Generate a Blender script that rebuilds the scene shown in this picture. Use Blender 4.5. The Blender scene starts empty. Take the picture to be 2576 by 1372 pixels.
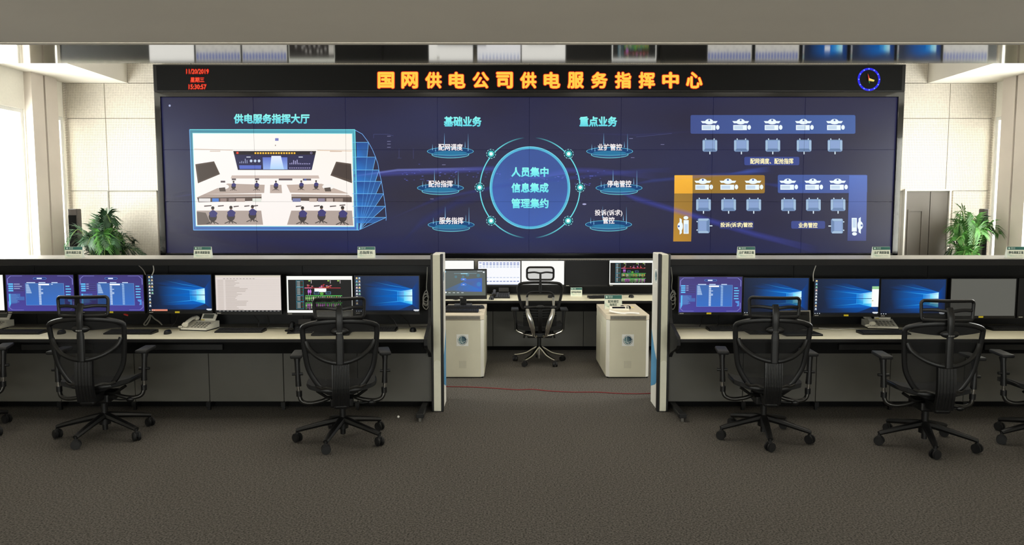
import bpy, bmesh, math, random
from mathutils import Vector, Matrix
random.seed(7)
PI = math.pi
SC = bpy.context.scene
COL = SC.collection

# ------------------------------------------------------------------ camera, world, exposure
F = 1900.0                       # focal length in pixels of the 2576 x 1372 frame
PITCH = math.atan(162 / F)
CAMH = 1.9
cp, sp = math.cos(PITCH), math.sin(PITCH)
cam = bpy.data.cameras.new('camera')
cam.sensor_width = 36
cam.lens = F / 2576 * 36
cam.clip_start = 0.05
camo = bpy.data.objects.new('camera', cam)
COL.objects.link(camo)
camo.location = (0, 0, CAMH)
camo.rotation_euler = (PI / 2 - PITCH, 0, 0)
SC.camera = camo

world = bpy.data.worlds.new('world')
SC.world = world
world.use_nodes = True
wbg = world.node_tree.nodes['Background']
wbg.inputs[0].default_value = (1.0, 0.98, 0.945, 1)
SKY = 18.5
wbg.inputs[1].default_value = SKY
HALL_FILL = 6.0
REAR_FILL = 2.4

SC.view_settings.view_transform = 'Standard'
SC.view_settings.look = 'None'
SC.view_settings.gamma = 1
SC.view_settings.exposure = 0
SC.view_settings.use_curve_mapping = False
SC.cycles.transparent_max_bounces = 24
SC.cycles.use_denoising = True


def portal(loc, rot, sx, sz):
    l = bpy.data.lights.new('window_portal', 'AREA')
    l.shape = 'RECTANGLE'
    l.size, l.size_y = sx, sz
    l.cycles.is_portal = True
    o = bpy.data.objects.new('window_portal', l)
    o.location, o.rotation_euler = loc, rot
    COL.objects.link(o)


WALL_L, WALL_R, WALL_B, WALL_F = -6.43, 6.93, 11.05, -4.0
WINS = [(10.70, 10.98), (7.9, 10.10)]      # windows along both side walls, y ranges
WZ0, WZ1 = 0.75, 3.2
for y0, y1 in WINS:
    portal((WALL_L - 0.02, (y0 + y1) / 2, (WZ0 + WZ1) / 2), (0, -PI / 2, 0), WZ1 - WZ0, y1 - y0)
    portal((WALL_R + 0.02, (y0 + y1) / 2, (WZ0 + WZ1) / 2), (0, PI / 2, 0), WZ1 - WZ0, y1 - y0)

FILL_WINS = [(-4.2, -1.0), (1.4, 4.6)]                      # unseen windows added behind the viewer for fill light, x ranges
RZ0, RZ1 = 0.9, 2.35
for x0, x1 in FILL_WINS:
    portal(((x0 + x1) / 2, WALL_F - .02, (RZ0 + RZ1) / 2), (PI / 2, 0, 0), x1 - x0, RZ1 - RZ0)


# ------------------------------------------------------------------ pixel helpers
def ray(px, py):
    v = (686 - py) / F
    return (px - 1288) / F, cp + v * sp, -sp + v * cp


def PY(px, py, y):
    """point on the plane at distance y"""
    dx, dy, dz = ray(px, py)
    t = y / dy
    return Vector((dx * t, y, CAMH + dz * t))


def PZ(px, py, z):
    """point on the horizontal plane at height z"""
    dx, dy, dz = ray(px, py)
    t = (z - CAMH) / dz
    return Vector((dx * t, dy * t, z))


# ------------------------------------------------------------------ materials
def lin(c):
    c = c / 255.0
    return c / 12.92 if c <= 0.04045 else ((c + 0.055) / 1.055) ** 2.4


def L3(rgb):
    return tuple(lin(c) for c in rgb)


def M(name, rgb, rough=0.5, metal=0.0, var=0.08, scale=30.0, bump=0.0, coat=0.0, spec=0.5):
    m = bpy.data.materials.new(name)
    m.use_nodes = True
    nt = m.node_tree
    b = nt.nodes['Principled BSDF']
    tc = nt.nodes.new('ShaderNodeTexCoord')
    nz = nt.nodes.new('ShaderNodeTexNoise')
    nz.inputs['Scale'].default_value = scale
    nz.inputs['Detail'].default_value = 3
    nt.links.new(tc.outputs['Object'], nz.inputs['Vector'])
    r = nt.nodes.new('ShaderNodeValToRGB')
    c = L3(rgb)
    r.color_ramp.elements[0].position = 0.3
    r.color_ramp.elements[1].position = 0.7
    r.color_ramp.elements[0].color = tuple(max(0, x * (1 - var)) for x in c) + (1,)
    r.color_ramp.elements[1].color = tuple(min(1, x * (1 + var)) for x in c) + (1,)
    nt.links.new(nz.outputs['Fac'], r.inputs['Fac'])
    nt.links.new(r.outputs['Color'], b.inputs['Base Color'])
    b.inputs['Roughness'].default_value = rough
    b.inputs['Metallic'].default_value = metal
    b.inputs['Specular IOR Level'].default_value = spec
    b.inputs['Coat Weight'].default_value = coat
    if bump:
        bp = nt.nodes.new('ShaderNodeBump')
        bp.inputs['Strength'].default_value = bump
        bp.inputs['Distance'].default_value = 0.002
        nt.links.new(nz.outputs['Fac'], bp.inputs['Height'])
        nt.links.new(bp.outputs['Normal'], b.inputs['Normal'])
    return m


def carpet_mat():
    m = M('carpet', (96, 92, 86), 0.95, spec=0.1)
    nt = m.node_tree
    b = nt.nodes['Principled BSDF']
    tc = nt.nodes['Texture Coordinate']
    n1 = nt.nodes['Noise Texture']
    n1.inputs['Scale'].default_value = 80
    n1.inputs['Detail'].default_value = 6
    n1.inputs['Roughness'].default_value = 0.75
    r = nt.nodes['Color Ramp']
    r.color_ramp.elements[0].position = 0.36
    r.color_ramp.elements[1].position = 0.66
    r.color_ramp.elements[0].color = L3((36, 35, 34)) + (1,)
    r.color_ramp.elements[1].color = L3((120, 115, 109)) + (1,)
    bp = nt.nodes.new('ShaderNodeBump')
    bp.inputs['Strength'].default_value = 0.6
    bp.inputs['Distance'].default_value = 0.006
    nt.links.new(n1.outputs['Fac'], bp.inputs['Height'])
    nt.links.new(bp.outputs['Normal'], b.inputs['Normal'])
    return m


def perforated_mat(name, rgb, hole):
    m = M(name, rgb, 0.7)
    nt = m.node_tree
    b = nt.nodes['Principled BSDF']
    tc = nt.nodes['Texture Coordinate']
    N = nt.nodes.new
    sc = N('ShaderNodeVectorMath'); sc.operation = 'SCALE'; sc.inputs['Scale'].default_value = 42
    fr = N('ShaderNodeVectorMath'); fr.operation = 'FRACTION'
    sb = N('ShaderNodeVectorMath'); sb.operation = 'SUBTRACT'; sb.inputs[1].default_value = (.5, .5, .5)
    mu = N('ShaderNodeVectorMath'); mu.operation = 'MULTIPLY'; mu.inputs[1].default_value = (1, 0, 1)
    ln = N('ShaderNodeVectorMath'); ln.operation = 'LENGTH'
    lt = N('ShaderNodeMath'); lt.operation = 'LESS_THAN'; lt.inputs[1].default_value = 0.2
    mx = N('ShaderNodeMix'); mx.data_type = 'RGBA'
    nt.links.new(tc.outputs['Object'], sc.inputs[0])
    nt.links.new(sc.outputs[0], fr.inputs[0]); nt.links.new(fr.outputs[0], sb.inputs[0])
    nt.links.new(sb.outputs[0], mu.inputs[0]); nt.links.new(mu.outputs[0], ln.inputs[0])
    nt.links.new(ln.outputs['Value'], lt.inputs[0])
    nt.links.new(lt.outputs[0], mx.inputs['Factor'])
    ramp = nt.nodes['Color Ramp']
    nt.links.new(ramp.outputs['Color'], mx.inputs['A'])
    mx.inputs['B'].default_value = L3(hole) + (1,)
    nt.links.new(mx.outputs['Result'], b.inputs['Base Color'])
    return m


def emit_mat(name, rgb, strength):
    m = bpy.data.materials.new(name)
    m.use_nodes = True
    nt = m.node_tree
    nt.nodes.clear()
    e = nt.nodes.new('ShaderNodeEmission')
    e.inputs[0].default_value = L3(rgb) + (1,)
    e.inputs[1].default_value = strength
    o = nt.nodes.new('ShaderNodeOutputMaterial')
    nt.links.new(e.outputs[0], o.inputs[0])
    return m


def canvas_mat(name, kind):
    m = bpy.data.materials.new(name)
    m.use_nodes = True
    nt = m.node_tree
    nt.nodes.clear()
    a = nt.nodes.new('ShaderNodeAttribute')
    a.attribute_name = 'Col'
    o = nt.nodes.new('ShaderNodeOutputMaterial')
    if kind == 'print':
        s = nt.nodes.new('ShaderNodeBsdfPrincipled')
        s.inputs['Roughness'].default_value = 0.45
        nt.links.new(a.outputs['Color'], s.inputs['Base Color'])
        nt.links.new(s.outputs[0], o.inputs[0])
        return m
    e = nt.nodes.new('ShaderNodeEmission')
    nt.links.new(a.outputs['Color'], e.inputs[0])
    if kind == 'screen':
        # lit panel behind a matt front: it glows and also takes a little room light
        g = nt.nodes.new('ShaderNodeBsdfPrincipled')
        g.inputs['Base Color'].default_value = (0.004, 0.004, 0.004, 1)
        g.inputs['Specular IOR Level'].default_value = .24
        g.inputs['Roughness'].default_value = 0.46
        ad = nt.nodes.new('ShaderNodeAddShader')
        nt.links.new(e.outputs[0], ad.inputs[0])
        nt.links.new(g.outputs[0], ad.inputs[1])
        nt.links.new(ad.outputs[0], o.inputs[0])
    else:
        t = nt.nodes.new('ShaderNodeBsdfTransparent')
        mx = nt.nodes.new('ShaderNodeMixShader')
        nt.links.new(a.outputs['Alpha'], mx.inputs[0])
        nt.links.new(t.outputs[0], mx.inputs[1])
        nt.links.new(e.outputs[0], mx.inputs[2])
        nt.links.new(mx.outputs[0], o.inputs[0])
    m.cycles.emission_sampling = 'NONE'
    return m


def mesh_fabric(name, rgb, through):
    m = M(name, rgb, 0.8)
    nt = m.node_tree
    out = nt.nodes['Material Output']
    t = nt.nodes.new('ShaderNodeBsdfTransparent')
    mx = nt.nodes.new('ShaderNodeMixShader')
    mx.inputs[0].default_value = through
    nt.links.new(nt.nodes['Principled BSDF'].outputs[0], mx.inputs[1])
    nt.links.new(t.outputs[0], mx.inputs[2])
    nt.links.new(mx.outputs[0], out.inputs[0])
    return m


def pane_mat():
    m = bpy.data.materials.new('window_glass')
    m.use_nodes = True
    nt = m.node_tree
    nt.nodes.clear()
    t = nt.nodes.new('ShaderNodeBsdfTransparent')
    t.inputs[0].default_value = (0.96, 0.98, 0.97, 1)
    g = nt.nodes.new('ShaderNodeBsdfGlossy')
    g.inputs['Roughness'].default_value = 0.02
    mx = nt.nodes.new('ShaderNodeMixShader')
    mx.inputs[0].default_value = 0.06
    o = nt.nodes.new('ShaderNodeOutputMaterial')
    nt.links.new(t.outputs[0], mx.inputs[1]); nt.links.new(g.outputs[0], mx.inputs[2])
    nt.links.new(mx.outputs[0], o.inputs[0])
    return m


MT = dict(
    carpet=carpet_mat(),
    perf=perforated_mat('perforated_board', (206, 199, 187), (132, 125, 114)),
    white_wall=M('white_paint', (232, 228, 218), 0.8, var=0.02),
    ceil=M('grey_ceiling', (236, 228, 214), 0.85, var=0.02, scale=3),
    hall_ceil=M('white_ceiling', (225, 220, 210), 0.85, var=0.02, scale=3),
    pier=M('pier_paint', (206, 197, 188), 0.75, var=0.03, scale=3),
    dark_line=M('shadow_gap', (70, 60, 66), 0.8),
    mirror=M('polished_header', (190, 186, 178), 0.045, 1.0, var=0.02, scale=2),
    blackgloss=M('black_gloss', (14, 14, 15), 0.12, coat=0.5),
    black=M('black_plastic', (11, 11, 12), 0.42, spec=0.4),
    blackmat=M('black_matt', (9, 9, 9), 0.8, spec=0.15),
    rubber=M('black_rubber', (14, 14, 15), 0.6, spec=0.4),
    backpanel=M('console_back_board', (13, 15, 17), 0.5, spec=0.3),
    shelf=M('console_shelf', (22, 22, 23), 0.6, spec=0.3),
    shelf_top=M('console_shelf_top', (150, 148, 144), 0.35),
    cream=M('cream_laminate', (238, 232, 206), 0.45, var=0.03, scale=6),
    strip=M('cream_strip', (205, 203, 182), 0.4, var=0.02),
    insert=M('cream_insert', (224, 222, 204), 0.4, var=0.02),
    greypanel=M('grey_laminate', (84, 82, 76), 0.5, var=0.03, scale=8),
    ledge=M('grey_ledge', (128, 125, 116), 0.5),
    whitepanel=M('white_laminate', (222, 219, 210), 0.4, var=0.02, scale=5),
    pedestal=M('pedestal_laminate', (222, 218, 196), 0.45, var=0.03, scale=5),
    pedtop=M('pedestal_top_laminate', (214, 202, 180), 0.5, var=0.06, scale=14),
    blue=M('blue_print', (66, 140, 186), 0.4, var=0.12, scale=5),
    chrome=M('polished_metal', (205, 203, 198), 0.18, 1.0, var=0.03),
    darkmetal=M('dark_metal', (58, 57, 55), 0.35, 0.8),
    fabric=mesh_fabric('chair_mesh', (12, 12, 13), 0.34),
    fabric_light=mesh_fabric('chair_mesh_fine', (40, 42, 40), 0.62),
    seat=M('seat_mesh', (12, 12, 13), 0.85, bump=0.3, scale=220),
    key=M('key_plastic', (34, 34, 36), 0.5),
    phone=M('phone_plastic', (244, 240, 226), 0.4, var=0.02),
    phonelcd=M('phone_display', (96, 100, 94), 0.3),
    paper=M('white_paper', (240, 238, 232), 0.7, var=0.02),
    acryl=M('sign_acrylic', (225, 232, 222), 0.25, var=0.02),
    yellow=M('yellow_sticker', (236, 214, 40), 0.5),
    red=M('red_plastic', (190, 40, 34), 0.5),
    redcord=M('red_cord', (128, 26, 30), 0.6),
    whitecable=M('pale_cable', (190, 188, 180), 0.5),
    blackcable=M('black_cable', (22, 22, 23), 0.5),
    leaf=M('palm_leaf', (62, 112, 44), 0.5, var=0.45, scale=6),
    leaf2=M('palm_leaf_dark', (34, 66, 38), 0.5, var=0.4, scale=6),
    stem=M('palm_stem', (96, 120, 52), 0.6),
    soil=M('potting_soil', (52, 40, 30), 0.95, var=0.3, scale=60),
    pot=M('glazed_pot', (222, 218, 208), 0.3),
    doorgrey=M('grey_door', (92, 85, 76), 0.55, var=0.03, scale=4),
    steel=M('brushed_steel', (120, 118, 112), 0.35, 0.9),
    tower=M('tower_case', (70, 64, 62), 0.5),
    glass=pane_mat(),
    lampcase=M('lamp_frame', (225, 225, 222), 0.4, var=0.02),
    hall_fill=emit_mat('hall_fill_diffuser', (255, 248, 232), HALL_FILL),
    rear_fill=emit_mat('rear_fill_diffuser', (255, 248, 232), REAR_FILL),
    screen=canvas_mat('lit_screen', 'screen'),
    glow=canvas_mat('lit_screen_blend', 'glow'),
    print=canvas_mat('flat_print', 'print'),
    lens=M('spectacle_lens', (40, 38, 34), 0.08),
)
for k in ('redcord',):
    pass


# ------------------------------------------------------------------ mesh helpers
class MB:
    """collects shapes in one bmesh; build() links them as one mesh object"""

    def __init__(self):
        self.bm = bmesh.new()

    def box(self, c, s, bevel=0.0, rot=None, seg=1):
        r = bmesh.ops.create_cube(self.bm, size=1)
        vs = r['verts']
        m = Matrix.Translation(Vector(c))
        if rot:
            m = m @ (Matrix.Rotation(rot[2], 4, 'Z') @ Matrix.Rotation(rot[1], 4, 'Y') @ Matrix.Rotation(rot[0], 4, 'X'))
        m = m @ Matrix.Diagonal((s[0], s[1], s[2], 1))
        bmesh.ops.transform(self.bm, matrix=m, verts=vs)
        if bevel:
            es = list({e for v in vs for e in v.link_edges})
            bmesh.ops.bevel(self.bm, geom=es, offset=bevel, segments=seg, affect='EDGES', profile=0.5)
        return self

    def b2(self, x0, x1, y0, y1, z0, z1, bevel=0.0, seg=1):
        return self.box(((x0 + x1) / 2, (y0 + y1) / 2, (z0 + z1) / 2), (abs(x1 - x0), abs(y1 - y0), abs(z1 - z0)), bevel, None, seg)

    def tube(self, pts, r, n=8, flat=1.0, cap=True, up=None):
        """sweep an ellipse (r, r*flat) along pts; r may be a list"""
        pts = [Vector(p) for p in pts]
        k = len(pts)
        rs = r if isinstance(r, (list, tuple)) else [r] * k
        rings = []
        ref = Vector(up) if up else None
        prev = None
        for i, p in enumerate(pts):
            t = (pts[min(i + 1, k - 1)] - pts[max(i - 1, 0)]).normalized()
            if prev is None:
                a = ref if ref else (Vector((0, 0, 1)) if abs(t.z) < 0.9 else Vector((0, 1, 0)))
            else:
                a = ref if ref else prev
            a = (a - t * a.dot(t))
            if a.length < 1e-5:
                a = t.orthogonal()
            a.normalize()
            prev = a
            b = t.cross(a)
            rings.append([self.bm.verts.new(p + a * (rs[i] * flat * math.cos(2 * PI * j / n)) + b * (rs[i] * math.sin(2 * PI * j / n))) for j in range(n)])
        for i in range(k - 1):
            for j in range(n):
                self.bm.faces.new((rings[i][j], rings[i][(j + 1) % n], rings[i + 1][(j + 1) % n], rings[i + 1][j]))
        if cap:
            self.bm.faces.new(rings[0][::-1])
            self.bm.faces.new(rings[-1])
        return self

    def loop_tube(self, pts, r, n=8, flat=1.0, up=(0, 1, 0)):
        pts = [Vector(p) for p in pts]
        k = len(pts)
        up = Vector(up)
        rings = []
        for i, p in enumerate(pts):
            t = (pts[(i + 1) % k] - pts[i - 1]).normalized()
            a = (up - t * up.dot(t)).normalized()
            b = t.cross(a)
            rings.append([self.bm.verts.new(p + a * (r * flat * math.cos(2 * PI * j / n)) + b * (r * math.sin(2 * PI * j / n))) for j in range(n)])
        for i in range(k):
            q = rings[(i + 1) % k]
            for j in range(n):
                self.bm.faces.new((rings[i][j], rings[i][(j + 1) % n], q[(j + 1) % n], q[j]))
        return self

    def cyl(self, c, r, h, n=20, axis='Z', r2=None):
        m = Matrix.Translation(Vector(c))
        if axis == 'X':
            m = m @ Matrix.Rotation(PI / 2, 4, 'Y')
        if axis == 'Y':
            m = m @ Matrix.Rotation(PI / 2, 4, 'X')
        bmesh.ops.create_cone(self.bm, cap_ends=True, segments=n, radius1=r, radius2=r if r2 is None else r2, depth=h, matrix=m)
        return self

    def sphere(self, c, s, u=14, v=8):
        m = Matrix.Translation(Vector(c)) @ Matrix.Diagonal((s[0], s[1], s[2], 1))
        bmesh.ops.create_uvsphere(self.bm, u_segments=u, v_segments=v, radius=1, matrix=m)
        return self

    def prism(self, pts, axis, a, b):
        """outline pts extruded along axis from a to b. axis X: pts (y,z); Y: (x,z); Z: (x,y)"""
        def mk(p, t):
            return {'X': (t, p[0], p[1]), 'Y': (p[0], t, p[1]), 'Z': (p[0], p[1], t)}[axis]
        v0 = [self.bm.verts.new(mk(p, a)) for p in pts]
        v1 = [self.bm.verts.new(mk(p, b)) for p in pts]
        n = len(pts)
        self.bm.faces.new(v0)
        self.bm.faces.new(v1[::-1])
        for i in range(n):
            self.bm.faces.new((v0[i], v1[i], v1[(i + 1) % n], v0[(i + 1) % n]))
        return self

    def grid(self, fn, nu, nv, thick=None):
        """surface fn(u,v)->point; thick gives it a back at that offset vector"""
        def sheet(off):
            return [[self.bm.verts.new(Vector(fn(i / nu, j / nv)) + off) for j in range(nv + 1)] for i in range(nu + 1)]
        a = sheet(Vector((0, 0, 0)))
        for i in range(nu):
            for j in range(nv):
                self.bm.faces.new((a[i][j], a[i + 1][j], a[i + 1][j + 1], a[i][j + 1]))
        if thick:
            b = sheet(Vector(thick))
            for i in range(nu):
                for j in range(nv):
                    self.bm.faces.new((b[i][j + 1], b[i + 1][j + 1], b[i + 1][j], b[i][j]))
            for i in range(nu):
                self.bm.faces.new((a[i][0], b[i][0], b[i + 1][0], a[i + 1][0]))
                self.bm.faces.new((a[i + 1][nv], b[i + 1][nv], b[i][nv], a[i][nv]))
            for j in range(nv):
                self.bm.faces.new((a[0][j + 1], b[0][j + 1], b[0][j], a[0][j]))
                self.bm.faces.new((a[nu][j], b[nu][j], b[nu][j + 1], a[nu][j + 1]))
        return self

    def build(self, name, mat, parent=None, smooth=False):
        bmesh.ops.recalc_face_normals(self.bm, faces=self.bm.faces)
        me = bpy.data.meshes.new(name)
        self.bm.to_mesh(me)
        self.bm.free()
        me.materials.append(MT[mat] if isinstance(mat, str) else mat)
        if smooth:
            for p in me.polygons:
                p.use_smooth = True
            try:
                me.set_sharp_from_angle(angle=0.7)
            except Exception:
                pass
        o = bpy.data.objects.new(name, me)
        COL.objects.link(o)
        if parent:
            o.parent = parent
        return o


def tag(o, label=None, cat=None, group=None, kind=None):
    if label: o['label'] = label
    if cat: o['category'] = cat
    if group: o['group'] = group
    if kind: o['kind'] = kind
    return o


def thing(name, loc, label, cat, group=None, rz=0.0):
    o = bpy.data.objects.new(name, None)
    o.empty_display_size = 0.1
    COL.objects.link(o)
    o.location = loc
    o.rotation_euler = (0, 0, rz)
    return tag(o, label, cat, group)


def kids(o):
    return [c for c in bpy.data.objects if c.parent == o]


def copy_tree(o, parent=None):
    c = o.copy()
    COL.objects.link(c)
    c.parent = parent
    for k in kids(o):
        copy_tree(k, c)
    return c


def struct(o, label=None):
    o['kind'] = 'structure'
    if label: o['label'] = label
    return o


def arc(cx, cz, rx, rz, a0, a1, n):
    return [(cx + rx * math.cos(math.radians(a0 + (a1 - a0) * i / n)), cz + rz * math.sin(math.radians(a0 + (a1 - a0) * i / n))) for i in range(n + 1)]


def smoothpath(pts, n=6):
    """Catmull-Rom through pts"""
    P = [Vector(p) for p in pts]
    out = []
    for i in range(len(P) - 1):
        p0, p1, p2, p3 = P[max(i - 1, 0)], P[i], P[i + 1], P[min(i + 2, len(P) - 1)]
        for k in range(n):
            t = k / n
            out.append(0.5 * ((2 * p1) + (p2 - p0) * t + (2 * p0 - 5 * p1 + 4 * p2 - p3) * t * t + (3 * p1 - p0 - 3 * p2 + p3) * t ** 3))
    out.append(P[-1])
    return out


# ------------------------------------------------------------------ flat pictures (screens, print): coloured faces
_TXT = {}


def text_geo(s):
    k = s
    if k not in _TXT:
        c = bpy.data.curves.new('glyphs', 'FONT')
        c.body = s
        c.resolution_u = 2
        c.align_x = 'CENTER'
        o = bpy.data.objects.new('glyphs', c)
        COL.objects.link(o)
        dg = bpy.context.evaluated_depsgraph_get()
        e = o.evaluated_get(dg)
        m = e.to_mesh()
        vs = [(v.co.x, v.co.y) for v in m.vertices]
        fs = [tuple(p.vertices) for p in m.polygons]
        e.to_mesh_clear()
        bpy.data.objects.remove(o)
        bpy.data.curves.remove(c)
        xs = [v[0] for v in vs]; ys = [v[1] for v in vs]
        _TXT[k] = (vs, fs, (min(xs), max(xs), min(ys), max(ys)))
    return _TXT[k]


class Canvas:
    def __init__(self, fn, step=0.00004, gain=1.0):
        self.fn, self.step, self.gain = fn, step, gain
        self.v, self.f, self.c, self.mi = [], [], [], []
        self.layer = 0

    def poly(self, pts, col, alpha=None):
        """col: one rgb or a list of rgb per point; alpha: None, number or list"""
        self.layer += 1
        n = len(pts)
        cols = col if isinstance(col[0], (tuple, list)) else [col] * n
        al = alpha if isinstance(alpha, (tuple, list)) else [1 if alpha is None else alpha] * n
        b = len(self.v)
        for p in pts:
            q = Vector(self.fn(*p))
            q.y -= self.layer * self.step
            self.v.append(q)
        self.f.append(tuple(range(b, b + n)))
        self.c += [tuple(x * self.gain for x in L3(cols[i])) + (al[i],) for i in range(n)]
        self.mi.append(0 if alpha is None else 1)
        return self

    def same(self):
        self.layer -= 1
        return self

    def rect(self, x0, y0, x1, y1, col, alpha=None):
        return self.poly([(x0, y0), (x1, y0), (x1, y1), (x0, y1)], col, alpha)

    def ell(self, cx, cy, rx, ry, col, alpha=None, n=28):
        return self.poly([(cx + rx * math.cos(2 * PI * i / n), cy + ry * math.sin(2 * PI * i / n)) for i in range(n)], col, alpha)

    def ring(self, cx, cy, rx, ry, w, col, a0=0, a1=360, n=40, alpha=None, k=1.0):
        first = True
        for i in range(n):
            t0 = math.radians(a0 + (a1 - a0) * i / n); t1 = math.radians(a0 + (a1 - a0) * (i + 1) / n)
            if not first: self.layer -= 1
            first = False
            a = alpha
            if callable(alpha):
                a = [alpha(i / n), alpha((i + 1) / n), alpha((i + 1) / n), alpha(i / n)]
            self.poly([(cx + rx * math.cos(t0), cy + ry * math.sin(t0)), (cx + rx * math.cos(t1), cy + ry * math.sin(t1)),
                       (cx + (rx - w) * math.cos(t1), cy + (ry - w * k) * math.sin(t1)), (cx + (rx - w) * math.cos(t0), cy + (ry - w * k) * math.sin(t0))], col, a)
        return self

    def line(self, p, q, w, col, alpha=None):
        dx, dy = q[0] - p[0], q[1] - p[1]
        l = math.hypot(dx, dy) or 1
        nx, ny = -dy / l * w / 2, dx / l * w / 2
        return self.poly([(p[0] + nx, p[1] + ny), (q[0] + nx, q[1] + ny), (q[0] - nx, q[1] - ny), (p[0] - nx, p[1] - ny)], col, alpha)

    def path(self, pts, w, col, alpha=None):
        for i in range(len(pts) - 1):
            self.line(pts[i], pts[i + 1], w, col, alpha)
            if i: self.layer -= 1
        return self

    def rrect(self, x0, y0, x1, y1, r, col, alpha=None, asp=1.0):
        pts = []
        for cx, cy, a in ((x1 - r, y0 + r * asp, -90), (x1 - r, y1 - r * asp, 0), (x0 + r, y1 - r * asp, 90), (x0 + r, y0 + r * asp, 180)):
            pts += [(cx + r * math.cos(math.radians(a + 22.5 * i)), cy + r * asp * math.sin(math.radians(a + 22.5 * i))) for i in range(5)]
        return self.poly(pts, col, alpha)

    def text(self, s, cx, cy, width, height, col, bold=0.012, colb=None):
        """text fitted into a box of width x height centred at cx, cy (height None keeps the glyph shape)"""
        vs, fs, (x0, x1, y0, y1) = text_geo(s)
        d = bold
        shifts = [(0, 0), (d, 0), (-d, 0), (0, d), (0, -d)] + ([(.7 * d, .7 * d), (-.7 * d, .7 * d), (.7 * d, -.7 * d), (-.7 * d, -.7 * d)] if d > .03 else [])
        kx = width / (x1 - x0)
        ky = kx if height is None else height / (y1 - y0)
        self.layer += 1
        mx, my = (x0 + x1) / 2, (y0 + y1) / 2
        for ox, oy in shifts:
            b = len(self.v)
            vc = []
            for x, y in vs:
                q = Vector(self.fn(cx + (x + ox - mx) * kx, cy - (y + oy - my) * ky))
                q.y -= self.layer * self.step
                self.v.append(q)
                t = (y - y0) / (y1 - y0)
                cc = col if colb is None else tuple(col[i] * t + colb[i] * (1 - t) for i in range(3))
                vc.append(tuple(w * self.gain for w in L3(cc)) + (1,))
            for f in fs:
                self.f.append(tuple(b + i for i in f))
                self.c += [vc[i] for i in f]
                self.mi.append(0)
        return self

    def build(self, name, parent, kind='screen'):
        me = bpy.data.meshes.new(name)
        me.from_pydata([tuple(v) for v in self.v], [], self.f)
        at = me.color_attributes.new('Col', 'FLOAT_COLOR', 'CORNER')
        at.data.foreach_set('color', [x for c in self.c for x in c])
        me.materials.append(MT[kind])
        me.materials.append(MT['glow'])
        me.polygons.foreach_set('material_index', self.mi)
        o = bpy.data.objects.new(name, me)
        COL.objects.link(o)
        o.parent = parent
        return o


# ------------------------------------------------------------------ the room
CEIL_LOW, CEIL_SIDE, CEIL_HALL = 2.5, 3.69, 4.42
HEAD0, HEAD1 = 2.84, 3.20
struct(MB().b2(WALL_L - 0.3, WALL_R + 0.3, WALL_F - 0.2, WALL_B + 0.3, -0.1, 0).build('floor', 'carpet'), 'dark grey speckled carpet floor')

wb = MB().b2(WALL_L - 0.3, WALL_R + 0.3, WALL_B + 0.03, WALL_B + 0.28, 0, CEIL_HALL).build('wall_back', 'white_wall')
struct(wb, 'white back wall clad with perforated acoustic boards')
DOORL = (-5.86, -5.16)           # perforated door, left of the screen
DOORR = (5.68, 6.36)             # grey door, right of the screen
DOORZ = 2.15
SEAMX = -5.86


def wall_board(x0, x1, z0, z1):
    o = MB().b2(x0 + 0.004, x1 - 0.004, WALL_B - 0.012, WALL_B + 0.03, z0 + 0.004, z1 - 0.004).build('wall_board', 'perf', wb)
    return o


for z0, z1 in ((0.1, DOORZ), (DOORZ, 3.19), (3.19, CEIL_SIDE)):
    if z0 > 1:
        for x0, x1 in ((WALL_L, SEAMX), (SEAMX, -5.1), (5.6, 6.3), (6.3, WALL_R)):
            wall_board(x0, x1, z0, z1)
    else:
        wall_board(WALL_L, DOORL[0], z0, z1)
        wall_board(DOORR[1] + 0.05, WALL_R, z0, z1)
for x0, x1 in ((-5.52, -4.6), (-4.6, 0.25), (0.25, 5.1), (5.1, 5.97)):
    wall_board(x0, x1, CEIL_SIDE, CEIL_HALL)


def door_leaf(name, x0, x1, mat, label, handle_x):
    o = MB().b2(x0 + .005, x1 - .005, WALL_B - 0.02, WALL_B + 0.03, 0.02, DOORZ - 0.01).build(name, mat)
    struct(o, label)
    h = MB().b2(handle_x - .012, handle_x + .012, WALL_B - .035, WALL_B - .02, .98, 1.14, .003)
    h.tube([(handle_x, WALL_B - .03, 1.06), (handle_x, WALL_B - .07, 1.06), (handle_x + (0.1 if handle_x < (x0 + x1) / 2 else -0.1), WALL_B - .07, 1.06)], .009)
    h.build('door_handle', 'steel', o, True)
    return o


d1 = door_leaf('door_1', DOORL[0], DOORL[1], 'perf', 'white perforated flush door left of the video wall', DOORL[0] + .06)
MB().b2(DOORL[0] - .012, DOORL[0] + .004, WALL_B - .03, WALL_B, 0, DOORZ).b2(DOORL[0], DOORL[1], WALL_B - .03, WALL_B, DOORZ - .008, DOORZ + .006).build('door_frame', 'ledge', d1)
d2 = door_leaf('door_2', 5.72, 6.08, 'doorgrey', 'grey panelled double door right of the video wall', 6.03)
m = MB()
for a, b, c, d in ((5.76, 5.98, .25, .275), (5.76, 5.98, 1.855, 1.88), (5.76, 5.78, .275, 1.855), (5.96, 5.98, .275, 1.855)):
    m.b2(a, b, WALL_B - .032, WALL_B - .018, c, d)
m.build('door_moulding', 'doorgrey', d2)
MB().b2(6.085, 6.34, WALL_B - .02, WALL_B + .03, .02, DOORZ - .01).build('side_leaf', 'doorgrey', d2)
MB().b2(5.695, 5.72, WALL_B - .05, WALL_B + .03, 0, DOORZ).b2(6.345, 6.37, WALL_B - .05, WALL_B + .03, 0, DOORZ).b2(5.695, 6.37, WALL_B - .05, WALL_B + .03, DOORZ, DOORZ + .025).build('door_frame', 'white_wall', d2)

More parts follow.
